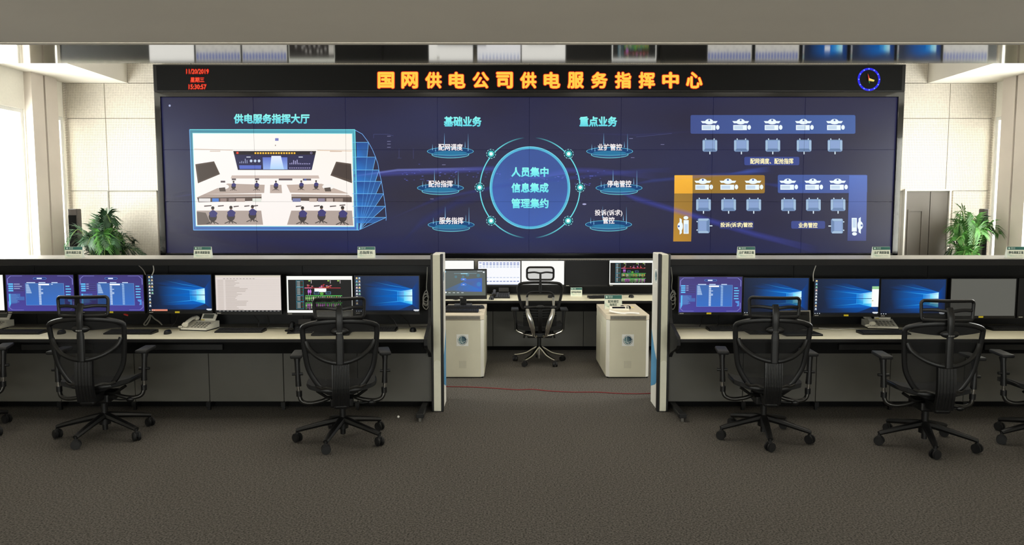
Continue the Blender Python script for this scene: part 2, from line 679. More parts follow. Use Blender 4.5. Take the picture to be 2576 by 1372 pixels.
# side walls with windows
n_win = 0
for sx, wx, nm in ((-1, WALL_L, 'wall_left'), (1, WALL_R, 'wall_right')):
    xa, xb = (wx - 0.25, wx) if sx < 0 else (wx, wx + 0.25)
    m = MB()
    m.b2(xa, xb, WALL_F, WALL_B + .28, 0, WZ0)
    m.b2(xa, xb, WALL_F, WALL_B + .28, WZ1, CEIL_HALL)
    ys = [WALL_F] + [v for y0, y1 in sorted(WINS) for v in (y0, y1)] + [WALL_B + .28]
    for i in range(0, len(ys), 2):
        m.b2(xa, xb, ys[i], ys[i + 1], WZ0, WZ1)
    w = struct(m.build(nm, 'white_wall'), 'white side wall with tall windows, %s of the hall' % ('left' if sx < 0 else 'right'))
    # pier standing proud of the wall between the two last windows
    pr = MB().b2(wx, wx - sx * .10, 10.12, 10.38, 0, CEIL_SIDE).build('pier', 'pier', w)
    MB().b2(wx, wx - sx * .10, 10.42, 10.69, 0, CEIL_SIDE).build('pier', 'pier', w)
    MB().b2(wx, wx - sx * .05, 10.38, 10.42, 0, CEIL_SIDE).build('pier_groove', 'dark_line', w)
    MB().b2(wx - sx * .004, wx - sx * .016, 10.98, WALL_B, .1, CEIL_SIDE).build('wall_board', 'perf', w)
    for y0, y1 in WINS:
        n_win += 1
        xm = wx + sx * .05
        m = MB()
        fr = .05
        m.b2(xm - .03, xm + .03, y0, y0 + fr, WZ0, WZ1).b2(xm - .03, xm + .03, y1 - fr, y1, WZ0, WZ1)
        m.b2(xm - .03, xm + .03, y0 + fr, y1 - fr, WZ0, WZ0 + fr).b2(xm - .03, xm + .03, y0 + fr, y1 - fr, WZ1 - fr, WZ1)
        k = max(0, int((y1 - y0) / 1.2) - 1)
        mids = [y0 + (y1 - y0) * (i + 1) / (k + 1) for i in range(k)]
        for q in mids:
            m.b2(xm - .025, xm + .025, q - .02, q + .02, WZ0 + fr, WZ1 - fr)
        wn = struct(m.build('window_%d' % n_win, 'lampcase'), 'tall white-framed window in the %s wall' % ('left' if sx < 0 else 'right'))
        ed = [y0 + fr] + mids + [y1 - fr]
        for i in range(len(ed) - 1):
            MB().b2(xm - .003, xm + .003, ed[i], ed[i + 1], WZ0 + fr, WZ1 - fr).build('pane', 'glass', wn)

m = MB().b2(WALL_L - .25, WALL_R + .25, WALL_F - .2, WALL_F, 0, RZ0).b2(WALL_L - .25, WALL_R + .25, WALL_F - .2, WALL_F, RZ1, CEIL_HALL)
xs = [WALL_L - .25] + [v for w in FILL_WINS for v in w] + [WALL_R + .25]
for i in range(0, len(xs), 2):
    m.b2(xs[i], xs[i + 1], WALL_F - .2, WALL_F, RZ0, RZ1)
struct(m.build('wall_rear', 'white_wall'), 'white wall with two added windows behind the viewer')
for x0, x1 in FILL_WINS:
    n_win += 1
    m = MB()
    for a, b, c_, d in ((x0, x1, RZ0, RZ0 + .05), (x0, x1, RZ1 - .05, RZ1), (x0, x0 + .05, RZ0 + .05, RZ1 - .05), (x1 - .05, x1, RZ0 + .05, RZ1 - .05)):
        m.b2(a, b, WALL_F - .1, WALL_F - .05, c_, d)
    wn = struct(m.build('window_%d' % n_win, 'lampcase'), 'wide white-framed window added behind the viewer for fill light')
    MB().b2(x0 + .05, x1 - .05, WALL_F - .08, WALL_F - .074, RZ0 + .05, RZ1 - .05).build('pane', 'glass', wn)
# ceilings: low one over the viewer, bright soffits at the sides of the hall, raised centre
struct(MB().b2(WALL_L, WALL_R, WALL_F, HEAD0 - .03, CEIL_LOW + .001, CEIL_LOW + .2).build('ceiling', 'ceil'), 'plain grey low ceiling over the viewer')
struct(MB().b2(WALL_L, WALL_R, HEAD0 - .03, HEAD0, CEIL_LOW - .001, CEIL_LOW + .1).build('trim_1', 'ceil'), 'thin lip at the end of the low ceiling')
struct(MB().b2(WALL_L, WALL_R, HEAD0, HEAD1, CEIL_LOW, CEIL_LOW + .02).build('trim_2', 'mirror'), 'polished underside of the header beam reflecting monitors')
struct(MB().b2(WALL_L, WALL_R, HEAD0, HEAD1, CEIL_LOW + .02, CEIL_HALL).build('wall_header', 'white_wall'), 'header beam between the low ceiling and the hall')
struct(MB().b2(WALL_L - .25, WALL_R + .25, HEAD0, WALL_B + .28, CEIL_HALL, CEIL_HALL + .15).build('ceiling_hall', 'hall_ceil'), 'raised white ceiling of the hall')
for nm, x0, x1 in (('ceiling_soffit_left', WALL_L, -5.52), ('ceiling_soffit_right', 5.97, WALL_R)):
    struct(MB().b2(x0, x1, HEAD1, WALL_B + .03, CEIL_SIDE, CEIL_HALL).build(nm, 'hall_ceil'), 'dropped soffit along the %s of the hall' % nm.split('_')[-1])
struct(MB().b2(WALL_L, DOORL[0], WALL_B - .03, WALL_B + .03, 0, .1).build('baseboard_back', 'ledge'), 'grey skirting board of the back wall')


def fill_panel(x, y, z, mat, where):
    t = thing('added_ceiling_light', (x, y, z), 'added flat fill light panel %s' % where, 'light', 'added ceiling fill lights ' + where)
    m = MB()
    for a, b, c, d in ((-.62, .62, -.32, -.3), (-.62, .62, .3, .32), (-.62, -.6, -.3, .3), (.6, .62, -.3, .3)):
        m.b2(a, b, c, d, -.02, 0)
    m.build('lamp_frame', 'lampcase', t)
    MB().b2(-.6, .6, -.3, .3, -.014, -.006).build('diffuser', mat, t)
    return t


for y in (6.0, 6.9, 7.9, 8.9):  # panels added out of view to brighten the desks and hall
    for x in (-4.2, -1.25, 1.75, 4.7):
        fill_panel(x, y, CEIL_HALL, 'hall_fill', 'over the control desks')
for y in (-0.6, -2.6):  # more added panels, unseen, lifting the foreground floor
    for x in (-4.2, -1.25, 1.75, 4.7):
        fill_panel(x, y, CEIL_LOW + .001, 'rear_fill', 'behind the viewer')

# ------------------------------------------------------------------ the video wall
VY = 10.90                      # plane of the picture
X0, X1 = PY(405, 245, VY).x, PY(2258, 245, VY).x
Z1v, Z0v = PY(1331, 245, VY).z, PY(1331, 637, VY).z
vw = thing('video_wall', ((X0 + X1) / 2, VY, 0), 'huge video wall of twenty-four panels showing a dark blue presentation', 'video wall')
OX = (X0 + X1) / 2
FLEDZ0, FLEDZ1 = PY(1331, 232, VY).z, PY(1331, 163, VY).z


def wall_fn(px, py):
    q = PY(px, py, VY)
    return (q.x - OX, -0.002, q.z)


def tile_mat():
    m = bpy.data.materials.new('video_wall_backdrop')
    m.use_nodes = True
    nt = m.node_tree
    b = nt.nodes['Principled BSDF']
    b.inputs['Base Color'].default_value = (.003, .003, .003, 1)
    b.inputs['Specular IOR Level'].default_value = .24
    b.inputs['Roughness'].default_value = .42
    ge = nt.nodes.new('ShaderNodeNewGeometry')
    mp = nt.nodes.new('ShaderNodeMapping')
    mp.inputs['Scale'].default_value = (.3, .3, .75)
    nz = nt.nodes.new('ShaderNodeTexNoise')
    nz.inputs['Scale'].default_value = 1.2
    nz.inputs['Detail'].default_value = 2
    r = nt.nodes.new('ShaderNodeValToRGB')
    e = r.color_ramp.elements
    e[0].position, e[1].position = .3, .72
    e[0].color = L3((30, 26, 52)) + (1,)
    e[1].color = L3((31, 36, 78)) + (1,)
    nt.links.new(ge.outputs['Position'], mp.inputs['Vector'])
    nt.links.new(mp.outputs[0], nz.inputs['Vector'])
    nt.links.new(nz.outputs['Fac'], r.inputs['Fac'])
    nt.links.new(r.outputs[0], b.inputs['Emission Color'])
    b.inputs['Emission Strength'].default_value = 1.0
    return m


MT['tile'] = tile_mat()
TW, TH = (X1 - X0) / 8, (Z1v - Z0v) / 3
tile0 = None
for i in range(8):
    for j in range(3):
        if tile0 is None:
            tile0 = MB().b2(-TW / 2 + .0025, TW / 2 - .0025, 0, .09, -TH / 2 + .0025, TH / 2 - .0025).build('display_panel', 'tile', vw)
            o = tile0
        else:
            o = tile0.copy(); COL.objects.link(o)
        o.location = (X0 - OX + TW * (i + .5), 0, Z0v + TH * (j + .5))
# glossy black surround
sw = .085
m = MB()
m.b2(X0 - OX - sw, X0 - OX - .002, -.03, .12, Z0v - .1, Z1v + .01, .004)
m.b2(X1 - OX + .002, X1 - OX + sw, -.03, .12, Z0v - .1, Z1v + .01, .004)
m.b2(X0 - OX - sw, X1 - OX + sw, -.03, .12, Z0v - .1, Z0v - .002, .004)
m.b2(X0 - OX - sw, X1 - OX + sw, -.03, .12, Z1v + .002, FLEDZ0 - .002, .004)
m.build('surround', 'blackgloss', vw)
MB().b2(X0 - OX - sw, X1 - OX + sw, 0, .14, 0, Z0v - .1).build('plinth', 'blackgloss', vw)
# --- picture content
CY = (130, 236, 232); CY2 = (86, 196, 222); LB = (120, 190, 240)
# streaks of light in the backdrop
c = Canvas(wall_fn, .00002)
def streak(pts, w, col, a):
    for i in range(len(pts) - 1):
        (x0, y0), (x1, y1) = pts[i], pts[i + 1]
        t0, t1 = i / (len(pts) - 1), (i + 1) / (len(pts) - 1)
        a *= .55 if i == 0 else 1
        a0, a1 = a * math.sin(PI * t0) ** .7 if t0 else 0, a * math.sin(PI * t1) ** .7 if t1 < 1 else 0
        for s in (-1, 1):
            c.poly([(x0, y0), (x1, y1), (x1, y1 + s * w), (x0, y0 + s * w)], col, [a0, a1, 0, 0])
            c.layer -= 1
    c.layer += 1
streak([(410, 500), (620, 470), (900, 440), (1230, 425), (1500, 430), (1660, 445)], 9, (98, 104, 210), .6)
streak([(700, 470), (1000, 428), (1230, 424)], 4, (150, 160, 250), .8)
streak([(960, 560), (1100, 500), (1250, 470), (1460, 445), (1600, 430), (1700, 428)], 7, (76, 86, 170), .5)
streak([(1000, 620), (1060, 560), (1150, 510), (1260, 475)], 16, (60, 70, 140), .45)
streak([(1500, 455), (1600, 500), (1750, 545), (1900, 590), (2060, 630)], 10, (84, 92, 196), .8)
streak([(1560, 470), (1640, 455), (1800, 440), (1950, 432)], 6, (80, 100, 190), .45)
streak([(410, 560), (600, 600), (900, 620), (1100, 600)], 20, (48, 54, 110), .4)
streak([(1100, 560), (1250, 600), (1500, 610), (1700, 600)], 30, (44, 56, 110), .4)
streak([(1820, 440), (1880, 432), (1940, 425)], 8, (90, 120, 230), .6)
streak([(1900, 460), (1980, 470), (2060, 468)], 10, (70, 100, 220), .5)
streak([(1300, 330), (1600, 340), (1760, 330)], 3, (80, 84, 150), .3)
rr = random.Random(3)
for i in range(130):
    x = rr.uniform(1010, 1520); y = 436 + (x - 1010) * .02 + rr.gauss(0, 9) + (14 if rr.random() < .3 else 0)
    s = rr.uniform(.8, 2.6)
    c.rect(x, y, x + s * 2, y + s * .7, (110, 120, 220), rr.uniform(.25, .8)); c.layer -= 1
c.layer += 1
for x0, y0, x1, y1 in ((940, 338, 975, 338), (940, 338, 940, 348), (975, 338, 990, 342), (1004, 374, 1004, 398), (1040, 374, 1040, 400), (1600, 345, 1690, 336), (1000, 398, 1010, 398)):
    c.line((x0, y0), (x1, y1), .8, (88, 92, 140), .8)
for x, y in ((974, 342), (974, 355), (974, 362), (974, 370), (1583, 348), (1662, 363), (1587, 396), (1112, 414), (1082, 500)):
    c.rect(x, y, x + 9, y + 1.6, (140, 140, 180), .7)
c.ell(427, 266, 2.6, 2.8, (170, 180, 215))
c.ell(1470, 514, 5, 2.2, (165, 165, 205))
c.build('backdrop_streaks', vw)


def Z4(zx, zy): return 460 + zx / 3.811, 260 + zy / 3.811
def Z5(zx, zy): return 1000 + zx / 3.611, 260 + zy / 3.611
def Z6(zx, zy): return 1640 + zx / 3.611, 260 + zy / 3.611


c = Canvas(wall_fn)
c.text('供电服务指挥大厅', 683.5, 299, 189, 23, (150, 250, 240), .04, (96, 205, 225))
c.build('title_text', vw)
c = Canvas(wall_fn)
c.text('基础业务', 1164, 306, 93, 24, (140, 246, 240), .04, (100, 215, 230))
c.build('title_text', vw)
c = Canvas(wall_fn)
c.text('重点业务', 1505, 306, 93, 24, (140, 246, 240), .04, (100, 215, 230))
c.build('title_text', vw)

# framed picture of the hall
c = Canvas(lambda a, b: wall_fn(*Z4(a, b)))
c.poly([(65, 253), (1650, 253), (1690, 1218), (103, 1218)], [(70, 140, 160), (80, 170, 190), (64, 110, 190), (70, 110, 180)])
for p, q in (((65, 253), (1650, 253)), ((1650, 253), (1672, 1215)), ((1690, 1216), (103, 1216)), ((103, 1216), (65, 253))):
    c.line(p, q, 7, (110, 226, 232) if p[1] < 300 else (104, 170, 226))
c.poly([(92, 284), (1626, 289), (1646, 1186), (124, 1181)], (170, 240, 240))
c.poly([(97, 290), (1620, 295), (1640, 1180), (130, 1175)], [(253, 250, 246), (254, 246, 236), (252, 244, 240), (250, 243, 238)])
c.poly([(110, 435), (480, 448), (480, 455), (110, 443)], (226, 206, 190))
c.poly([(1290, 448), (1620, 455), (1620, 462), (1290, 455)], (226, 200, 176))
c.rect(260, 455, 360, 464, (214, 196, 182)); c.rect(1410, 458, 1525, 466, (214, 190, 172))
c.rect(885, 335, 918, 360, (120, 124, 190)); c.rect(884, 398, 892, 410, (140, 120, 110))
c.poly([(484, 458), (1278, 458), (1236, 640), (528, 640)], (40, 38, 78))
c.poly([(484, 458), (1278, 458), (1270, 494), (492, 494)], (34, 26, 34))
c.rect(514, 466, 534, 486, (240, 70, 50))
for i in range(16):
    c.rect(688 + i * 25, 470, 704 + i * 25, 487, (246, 190, 60)); c.layer -= 1
c.ring(1231, 477, 11, 11, 4, (150, 140, 190), n=12)
c.poly([(540, 595), (752, 595), (750, 630), (545, 630)], (90, 110, 200))
c.poly([(765, 518), (1002, 518), (1004, 634), (770, 634)], [(90, 110, 200), (90, 110, 200), (150, 180, 240), (150, 180, 240)])
c.poly([(850, 505), (940, 505), (970, 634), (836, 634)], [(230, 235, 255), (230, 235, 255), (176, 214, 250), (176, 214, 250)])
for i in range(3): c.ell(655 + 38 * i, 553, 13, 14, (200, 215, 240), n=10); c.layer -= 1
for i, h in enumerate((14, 22, 18, 44, 30)): c.rect(545 + 17 * i, 576 - h, 550 + 17 * i, 576, (180, 190, 230)); c.layer -= 1
for i, h in enumerate((12, 16, 40, 34, 44, 14, 12, 10, 12, 12, 10, 11)): c.rect(1025 + 17 * i, 586 - h, 1031 + 17 * i, 586, (196, 190, 240)); c.layer -= 1
for i in range(10): c.rect(1020 + 21 * i, 618, 1034 + 21 * i, 624, (190, 180, 230)); c.layer -= 1
c.rect(610, 512, 650, 520, (220, 225, 240)); c.rect(1110, 512, 1150, 520, (220, 225, 240))
c.poly([(120, 585), (300, 557), (357, 680), (145, 768)], (88, 74, 66))
c.poly([(138, 598), (294, 572), (344, 672), (160, 748)], (74, 62, 56))
c.poly([(1470, 560), (1614, 580), (1622, 766), (1415, 692)], (88, 74, 66))
c.poly([(1480, 576), (1612, 594), (1618, 740), (1432, 682)], (70, 58, 54))
c.poly([(470, 692), (1300, 692), (1310, 722), (460, 722)], (206, 188, 178))
c.poly([(430, 770), (785, 782), (780, 860), (205, 872)], (186, 168, 158))
c.poly([(995, 782), (1330, 772), (1590, 866), (1030, 858)], (196, 176, 164))
c.poly([(838, 782), (945, 782), (952, 862), (836, 862)], (190, 172, 162))
for x, y, w in ((490, 730, 40), (712, 728, 40), (985, 731, 130), (1190, 732, 80), (385, 752, 44)): c.rect(x - w / 2, y - 9, x + w / 2, y + 9, (104, 92, 96)); c.layer -= 1
c.rect(1160, 724, 1185, 742, (90, 130, 220))
for x in (385, 1395):
    c.ell(x, 800, 58, 26, (248, 244, 240)); c.poly([(x - 40, 812), (x + 20, 806), (x + 28, 846), (x - 30, 846)], (90, 78, 72))
c.poly([(205, 872), (755, 872), (755, 892), (130, 905)], (176, 158, 148))
c.poly([(1040, 872), (1590, 880), (1620, 900), (1042, 892)], (176, 158, 148))
c.poly([(138, 905), (756, 895), (752, 935), (150, 950)], (92, 76, 70))
c.poly([(1042, 895), (1620, 900), (1620, 950), (1044, 932)], (92, 76, 70))
for x0, x1, col in ((155, 265, (230, 226, 224)), (282, 345, (80, 130, 210)), (360, 420, (150, 130, 124)), (440, 500, (140, 124, 122)), (512, 596, (190, 170, 160)), (668, 752, (226, 230, 220)), (1052, 1130, (120, 126, 170)), (1212, 1285, (196, 176, 164)), (1296, 1362, (140, 130, 150)), (1376, 1440, (186, 168, 160)), (1455, 1535, (150, 132, 122))):
    c.rect(x0, 912, x1, 944, col); c.layer -= 1
c.poly([(134, 1030), (752, 1030), (770, 1165), (140, 1168)], (176, 160, 152))
c.poly([(1040, 1030), (1622, 1030), (1634, 1172), (1000, 1165)], (176, 160, 152))
c.poly([(134, 1040), (220, 1050), (270, 1160), (140, 1168)], (110, 98, 92))
for x, y, w in ((240, 985, 70), (365, 985, 56), (512, 990, 50), (615, 986, 50), (700, 984, 44), (1110, 988, 54), (1285, 985, 56), (1440, 988, 60), (1530, 978, 54)):
    c.poly([(x - w / 2, y - 4), (x + w / 2, y - 8), (x + w / 2, y + 2), (x - w / 2, y + 8)], (96, 84, 84)); c.layer -= 1
for x, y, s in ((487, 772, .55), (708, 770, .55), (893, 770, .55), (1136, 768, .55), (1278, 766, .55), (288, 1040, 1), (462, 1035, 1), (668, 1025, .95), (1148, 1040, 1), (1330, 1032, 1), (1532, 1040, 1.05)):
    c.ell(x, y + 50 * s, 40 * s, 46 * s, (64, 56, 56), n=12)
    c.poly([(x - 36 * s, y + 10 * s), (x - 8 * s, y - 14 * s), (x + 12 * s, y - 14 * s), (x + 46 * s, y + 12 * s), (x + 30 * s, y + 52 * s), (x - 24 * s, y + 52 * s)], (62, 58, 116))
    c.ell(x, y - 32 * s, 15 * s, 18 * s, (110, 80, 66), n=10)
    c.ell(x, y - 38 * s, 16 * s, 14 * s, (52, 44, 42), n=10)
    for a in (-60, -20, 20, 55):
        c.line((x, y + 90 * s), (x + a * s, y + 118 * s), 8 * s, (70, 62, 60)); c.layer -= 1
c.build('hall_picture', vw)

# fan of lines right of the picture
FX = [(1650, 257), (1720, 295), (1780, 375), (1818, 445), (1848, 517), (1870, 580), (1880, 640), (1904, 750), (1924, 868), (1942, 988), (1950, 1095), (1948, 1125)]
c = Canvas(lambda a, b: wall_fn(*Z4(a, b)))
lev = [(1780, 375), (1848, 517), (1880, 640), (1904, 750), (1924, 868), (1942, 988), (1950, 1095)]
apex = (1696, 1213)
for i, (x, y) in enumerate(lev):
    ny = lev[i + 1][1] if i < 6 else 1150
    tx = x + (apex[0] - x) * (ny - y) / (apex[1] - y)
    c.poly([(1664, y), (x, y), (tx, ny), (1668, ny)], [(50, 90, 170), (60, 110, 190), (70, 140, 220), (60, 140, 230)], [.75, .55, .5, .8])
    c.line((1625, y), (x, y), 4.5, (110, 190, 245)); c.line((x, y), apex, 4.5, (110, 180, 240))
c.path(FX, 5, (110, 170, 240))
c.build('fan_graphic', vw)

# ring with the three slogans
c = Canvas(lambda a, b: wall_fn(*Z5(a, b)))
CX, CYY = 1203, 768
c.ell(CX, CYY, 352, 362, [(52, 80, 150) if math.sin(2 * PI * i / 48) < 0 else (58, 92, 172) for i in range(48)], None, 48)
for i in range(48):
    pass
c.poly([(862, 640), (1540, 590), (1545, 640), (1300, 680), (866, 720)], (96, 110, 200), [0, .1, .5, .5, .0])
c.ring(CX, CYY, 364, 374, 22, (78, 180, 216), n=64)
c.ring(CX, CYY, 366, 376, 6, (120, 214, 232), n=64)
fade = lambda t: max(0.0, min(1.0, min(t, 1 - t) * 5))
c.ring(CX, CYY, 459, 462, 10, (110, 220, 230), 96, 264, 50, fade)
c.ring(CX, CYY, 459, 462, 10, (110, 220, 230), -84, 84, 50, fade)
for x, y in ((850, 460), (745, 765), (850, 1068), (1555, 460), (1660, 765), (1550, 1068)):
    c.ell(x, y, 36, 36, (34, 70, 96), .8)
    for k in range(10):
        c.ring(x, y, 44, 44, 5, (150, 226, 228), k * 36, k * 36 + 22, 3); c.layer -= 1
    c.ell(x, y, 29, 29, (58, 190, 186)); c.ell(x, y, 16, 16, (236, 255, 252))
for s, y in (('人员集中', 625), ('信息集成', 768), ('管理集约', 910)):
    c.text(s, CX, y, 332, 84, (146, 255, 244), .036, (110, 226, 240))
c.build('ring_graphic', vw)

# six glowing platforms
for cx, cy, lines in ((480, 437, ['配网调度']), (390, 770, ['配抢指挥']), (487, 1105, ['服务指挥']), (1927, 437, ['业扩管控']), (2012, 770, ['停电管控']), (1917, 1102, ['投诉(诉求)', '管控'])):
    c = Canvas(lambda a, b: wall_fn(*Z5(a, b)))
    c.ell(cx, cy + 30, 170, 32, (36, 86, 130)); c.ring(cx, cy + 30, 170, 32, 5, (120, 226, 236), n=40, k=.8)
    c.ell(cx, cy, 212, 38, (38, 76, 126), .92); c.ring(cx, cy, 212, 38, 5, (96, 196, 226), n=40, k=.8)
    c.ell(cx, cy + 14, 150, 18, (60, 150, 190), .5)
    for dx, y0, y1 in ((-162, -66, -10), (-134, -48, 0), (-54, -165, -60), (134, -90, -36), (162, -160, -4)):
        c.poly([(cx + dx - 3, cy + y1), (cx + dx + 3, cy + y1), (cx + dx + 2, cy + y0), (cx + dx - 2, cy + y0)], (140, 200, 245), [1, 1, .1, .1])
    n = len(lines)
    for i, s in enumerate(lines):
        y = cy - 38 - 66 * (n - 1 - i)
        c.text(s, cx + (2 if n == 1 else 0), y, 218 if len(s) == 4 else (248 if len(s) > 4 else 106), 60, (255, 246, 246), .02)
    c.build('platform_graphic', vw)


def ws_icon(c, x, y, k=1.0, rot=0):
    """monitor, keyboard and mouse seen from above"""
    def T(a, b):
        if rot: a, b = (b, -a) if rot > 0 else (-b, a)
        return (x + a * k, y + b * k)
    def pl(pts, col): c.poly([T(*p) for p in pts], col)
    W = (236, 248, 255)
    pl([(-76, -34), (76, -34), (62, -14), (-62, -14)], W)
    pl([(40 * math.cos(t * PI / 10), -22 + (-32 if math.sin(t * PI / 10) > 0 else 18) * abs(math.sin(t * PI / 10))) for t in range(20)], W)
    pl([(-8, -50), (8, -50), (8, -34), (-8, -34)], (60, 90, 160))
    pl([(-68, 2), (56, 2), (56, 48), (-68, 48)], W)
    pl([(-60, 10), (20, 10), (20, 40), (-60, 40)], (196, 216, 236))
    pl([(77 + 16 * math.cos(t * PI / 7), 23 + 22 * math.sin(t * PI / 7)) for t in range(14)], W)


def seat_icon(c, x, y, rot=0):
    def T(a, b):
        if rot: a, b = (b, -a) if rot > 0 else (-b, a)
        return (x + a, y + b)
    def pl(pts, col): c.poly([T(*p) for p in pts], col)
    for s in (-1, 1): pl([(s * 34, -66), (s * 44, -66), (s * 40, -42), (s * 32, -42)], (206, 226, 240))
    pl([(-5, 48), (5, 48), (5, 78), (-5, 78)], (220, 236, 246))
    pl([(-60, -54), (60, -54), (67, -46), (67, 44), (56, 54), (-56, 54), (-67, 44), (-67, -46)], (120, 150, 190))
    pl([(-66, -46), (-46, -46), (-46, 46), (-66, 42)], (160, 188, 216)); pl([(46, -46), (66, -46), (66, 42), (46, 46)], (160, 188, 216))
    pl([(-42, -44), (42, -44), (42, 24), (-42, 24)], (134, 160, 206))
    pl([(-44, 26), (44, 26), (56, 50), (-56, 50)], (102, 130, 172))


z6 = lambda a, b: wall_fn(*Z6(a, b))
c = Canvas(z6)
c.rrect(350, 107, 1848, 277, 14, [(58, 92, 160)] * 10 + [(56, 74, 138)] * 10)
for x in (520, 806, 1092, 1376, 1658): ws_icon(c, x, 196)
for x in (526, 812, 1097, 1381, 1662): seat_icon(c, x, 386)
c.rrect(838, 487, 1338, 563, 14, (48, 66, 140))
c.text('配网调度、配抢指挥', 1088, 526, 390, 50, (255, 244, 190), .03)
c.build('seating_plan', vw)
c = Canvas(z6)
c.rrect(203, 653, 1025, 818, 14, (150, 112, 36))
c.poly([(203, 818), (369, 818), (356, 1256), (193, 1256)], [(156, 118, 44), (150, 112, 40), (176, 128, 40), (190, 138, 44)])
c.poly([(205, 655), (369, 655), (369, 820), (203, 820)], [(250, 184, 50), (250, 186, 54), (236, 168, 44), (240, 172, 46)])
for x in (462, 690, 918): ws_icon(c, x, 738)
for x in (468, 696, 924): seat_icon(c, x, 925)
ws_icon(c, 285, 1118, 1.0, 1)
seat_icon(c, 470, 1114, 1)
c.rrect(613, 1070, 923, 1143, 14, (42, 50, 108))
c.text('投诉(诉求)管控', 768, 1108, 292, 48, (255, 244, 190), .03)
c.build('seating_plan', vw)
c = Canvas(z6)
c.rrect(1143, 650, 1955, 816, 14, (58, 84, 156))
c.poly([(1792, 655), (1955, 655), (1945, 1250), (1775, 1250)], [(76, 108, 190), (76, 108, 190), (56, 66, 128), (50, 60, 120)])
for x in (1234, 1461, 1686): ws_icon(c, x, 738)
for x in (1240, 1466, 1690): seat_icon(c, x, 925)
ws_icon(c, 1862, 1110, 1.0, -1)
seat_icon(c, 1680, 1116, -1)
c.rrect(1264, 1070, 1572, 1140, 14, (50, 66, 136))
c.text('业务管控', 1417, 1108, 170, 46, (255, 244, 190), .03)
c.build('seating_plan', vw)
# fine dark joints over the picture, between the panels
m = MB()
for i in range(1, 8):
    m.b2(X0 - OX + TW * i - .0011, X0 - OX + TW * i + .0011, -.0125, -.012, Z0v, Z1v)
for j in (1, 2):
    m.b2(X0 - OX, X1 - OX, -.0125, -.012, Z0v + TH * j - .0011, Z0v + TH * j + .0011)
m.build('panel_joints', 'blackmat', vw)

# ------------------------------------------------------------------ LED banner
led = thing('led_sign', (OX, VY, FLEDZ0), 'long black LED sign with orange Chinese title above the video wall', 'sign')
lx0, lx1 = X0 - OX - sw, X1 - OX + sw
MB().b2(lx0, lx1, -.03, .12, 0, FLEDZ1 - FLEDZ0, .004).build('case', 'black', led)
MB().b2(lx0 + .05, lx1 - .05, -.034, -.03, .02, FLEDZ1 - FLEDZ0 - .02).build('dot_board', 'blackmat', led)


def led_fn(px, py):
    q = PY(px, py, VY)
    return (q.x - OX, -.0345, q.z - FLEDZ0)


for i, ch in enumerate('国网供电公司供电服务指挥中心'):
    c = Canvas(led_fn, .001)
    x = 972 + 59.46 * i
    c.text(ch, x, 203, 38, 38, (190, 12, 4), .08)  # wider red and orange copies paint the LED glow around each stroke
    c.text(ch, x, 203, 38, 38, (255, 96, 18), .052)
    c.text(ch, x, 203, 38, 38, (255, 206, 76), .034)
    c.build('led_character', led)
for s, y, w, h in (('11/20/2019', 181, 55, 10.5), ('星期三', 202, 33, 11), ('15:30:57', 219.5, 43, 10.5)):
    c = Canvas(led_fn, .001)
    x = 499.5 if s[0] == '1' else 499
    c.text(s, x, y, w + 2, h + 2, (190, 10, 8), .05)  # larger red copy behind paints the glow of the lit text
    c.text(s, x, y, w, h, (255, 92, 60), .02)
    c.build('led_text', led)
c = Canvas(led_fn, .001)
c.ring(2183, 201, 28.5, 29, 5.2, (20, 20, 235), n=48)
for k in range(12):
    a = k * PI / 6
    c.ell(2183 + 26 * math.sin(a), 201 - 26.4 * math.cos(a), 1.5, 1.5, (150, 200, 255), n=8)
c.poly([(2181, 203), (2179, 186), (2183, 196), (2184, 204)], (230, 60, 40))
c.poly([(2182, 198), (2196, 203), (2194, 207), (2181, 205)], [(250, 220, 120), (255, 230, 120), (220, 210, 90), (240, 160, 60)])
c.poly([(2181, 205), (2184, 205), (2183, 213)], (40, 140, 60))
c.build('clock_face', led)


# ------------------------------------------------------------------ emblem (globe) used on cabinets, signs and panels
def emblem(c, cx, cy, r, full=True, ky=1.0):
    if full:
        c.rect(cx - r * 1.28, cy - r * 1.28 * ky, cx + r * 1.28, cy + r * 1.28 * ky, (246, 248, 244))
        for k in range(7):
            a = math.radians(-50 + k * 100 / 6 - 90)
            c.ell(cx + r * 1.0 * math.cos(a), cy + r * 1.0 * ky * math.sin(a), r * .09, r * .09 * ky, (90, 110, 108), n=6); c.layer -= 1
        c.layer += 1
        c.ring(cx, cy, r * 1.06, r * 1.06 * ky, r * .1, (110, 135, 136), -22, 202, 30, k=ky)
    R = r * .86
    n = 32
    cols = []
    for i in range(n):
        t = math.cos(2 * PI * i / n) * .7 - math.sin(2 * PI * i / n) * .3
        k = max(0, min(1, (t + 1) / 2))
        cols.append(tuple(int(a * (1 - k) + b * k) for a, b in zip((140, 178, 178), (10, 40, 66))))
    c.ell(cx, cy, R, R * ky, cols, None, n)
    W = (214, 226, 224)
    c.path([(cx - R * .98, cy + R * .25 * ky), (cx - R * .3, cy + R * .52 * ky), (cx + R * .3, cy + R * .45 * ky), (cx + R, cy + R * .1 * ky)], r * .09, W)
    c.path([(cx - R * .3, cy - R * .9 * ky), (cx - R * .38, cy), (cx - R * .2, cy + R * .5 * ky), (cx + R * .25, cy + R * .96 * ky)], r * .1, W)
    c.path([(cx - R * .1, cy + R * .62 * ky), (cx + R * .5, cy + R * .6 * ky), (cx + R * .8, cy + R * .5 * ky)], r * .05, (150, 170, 172))


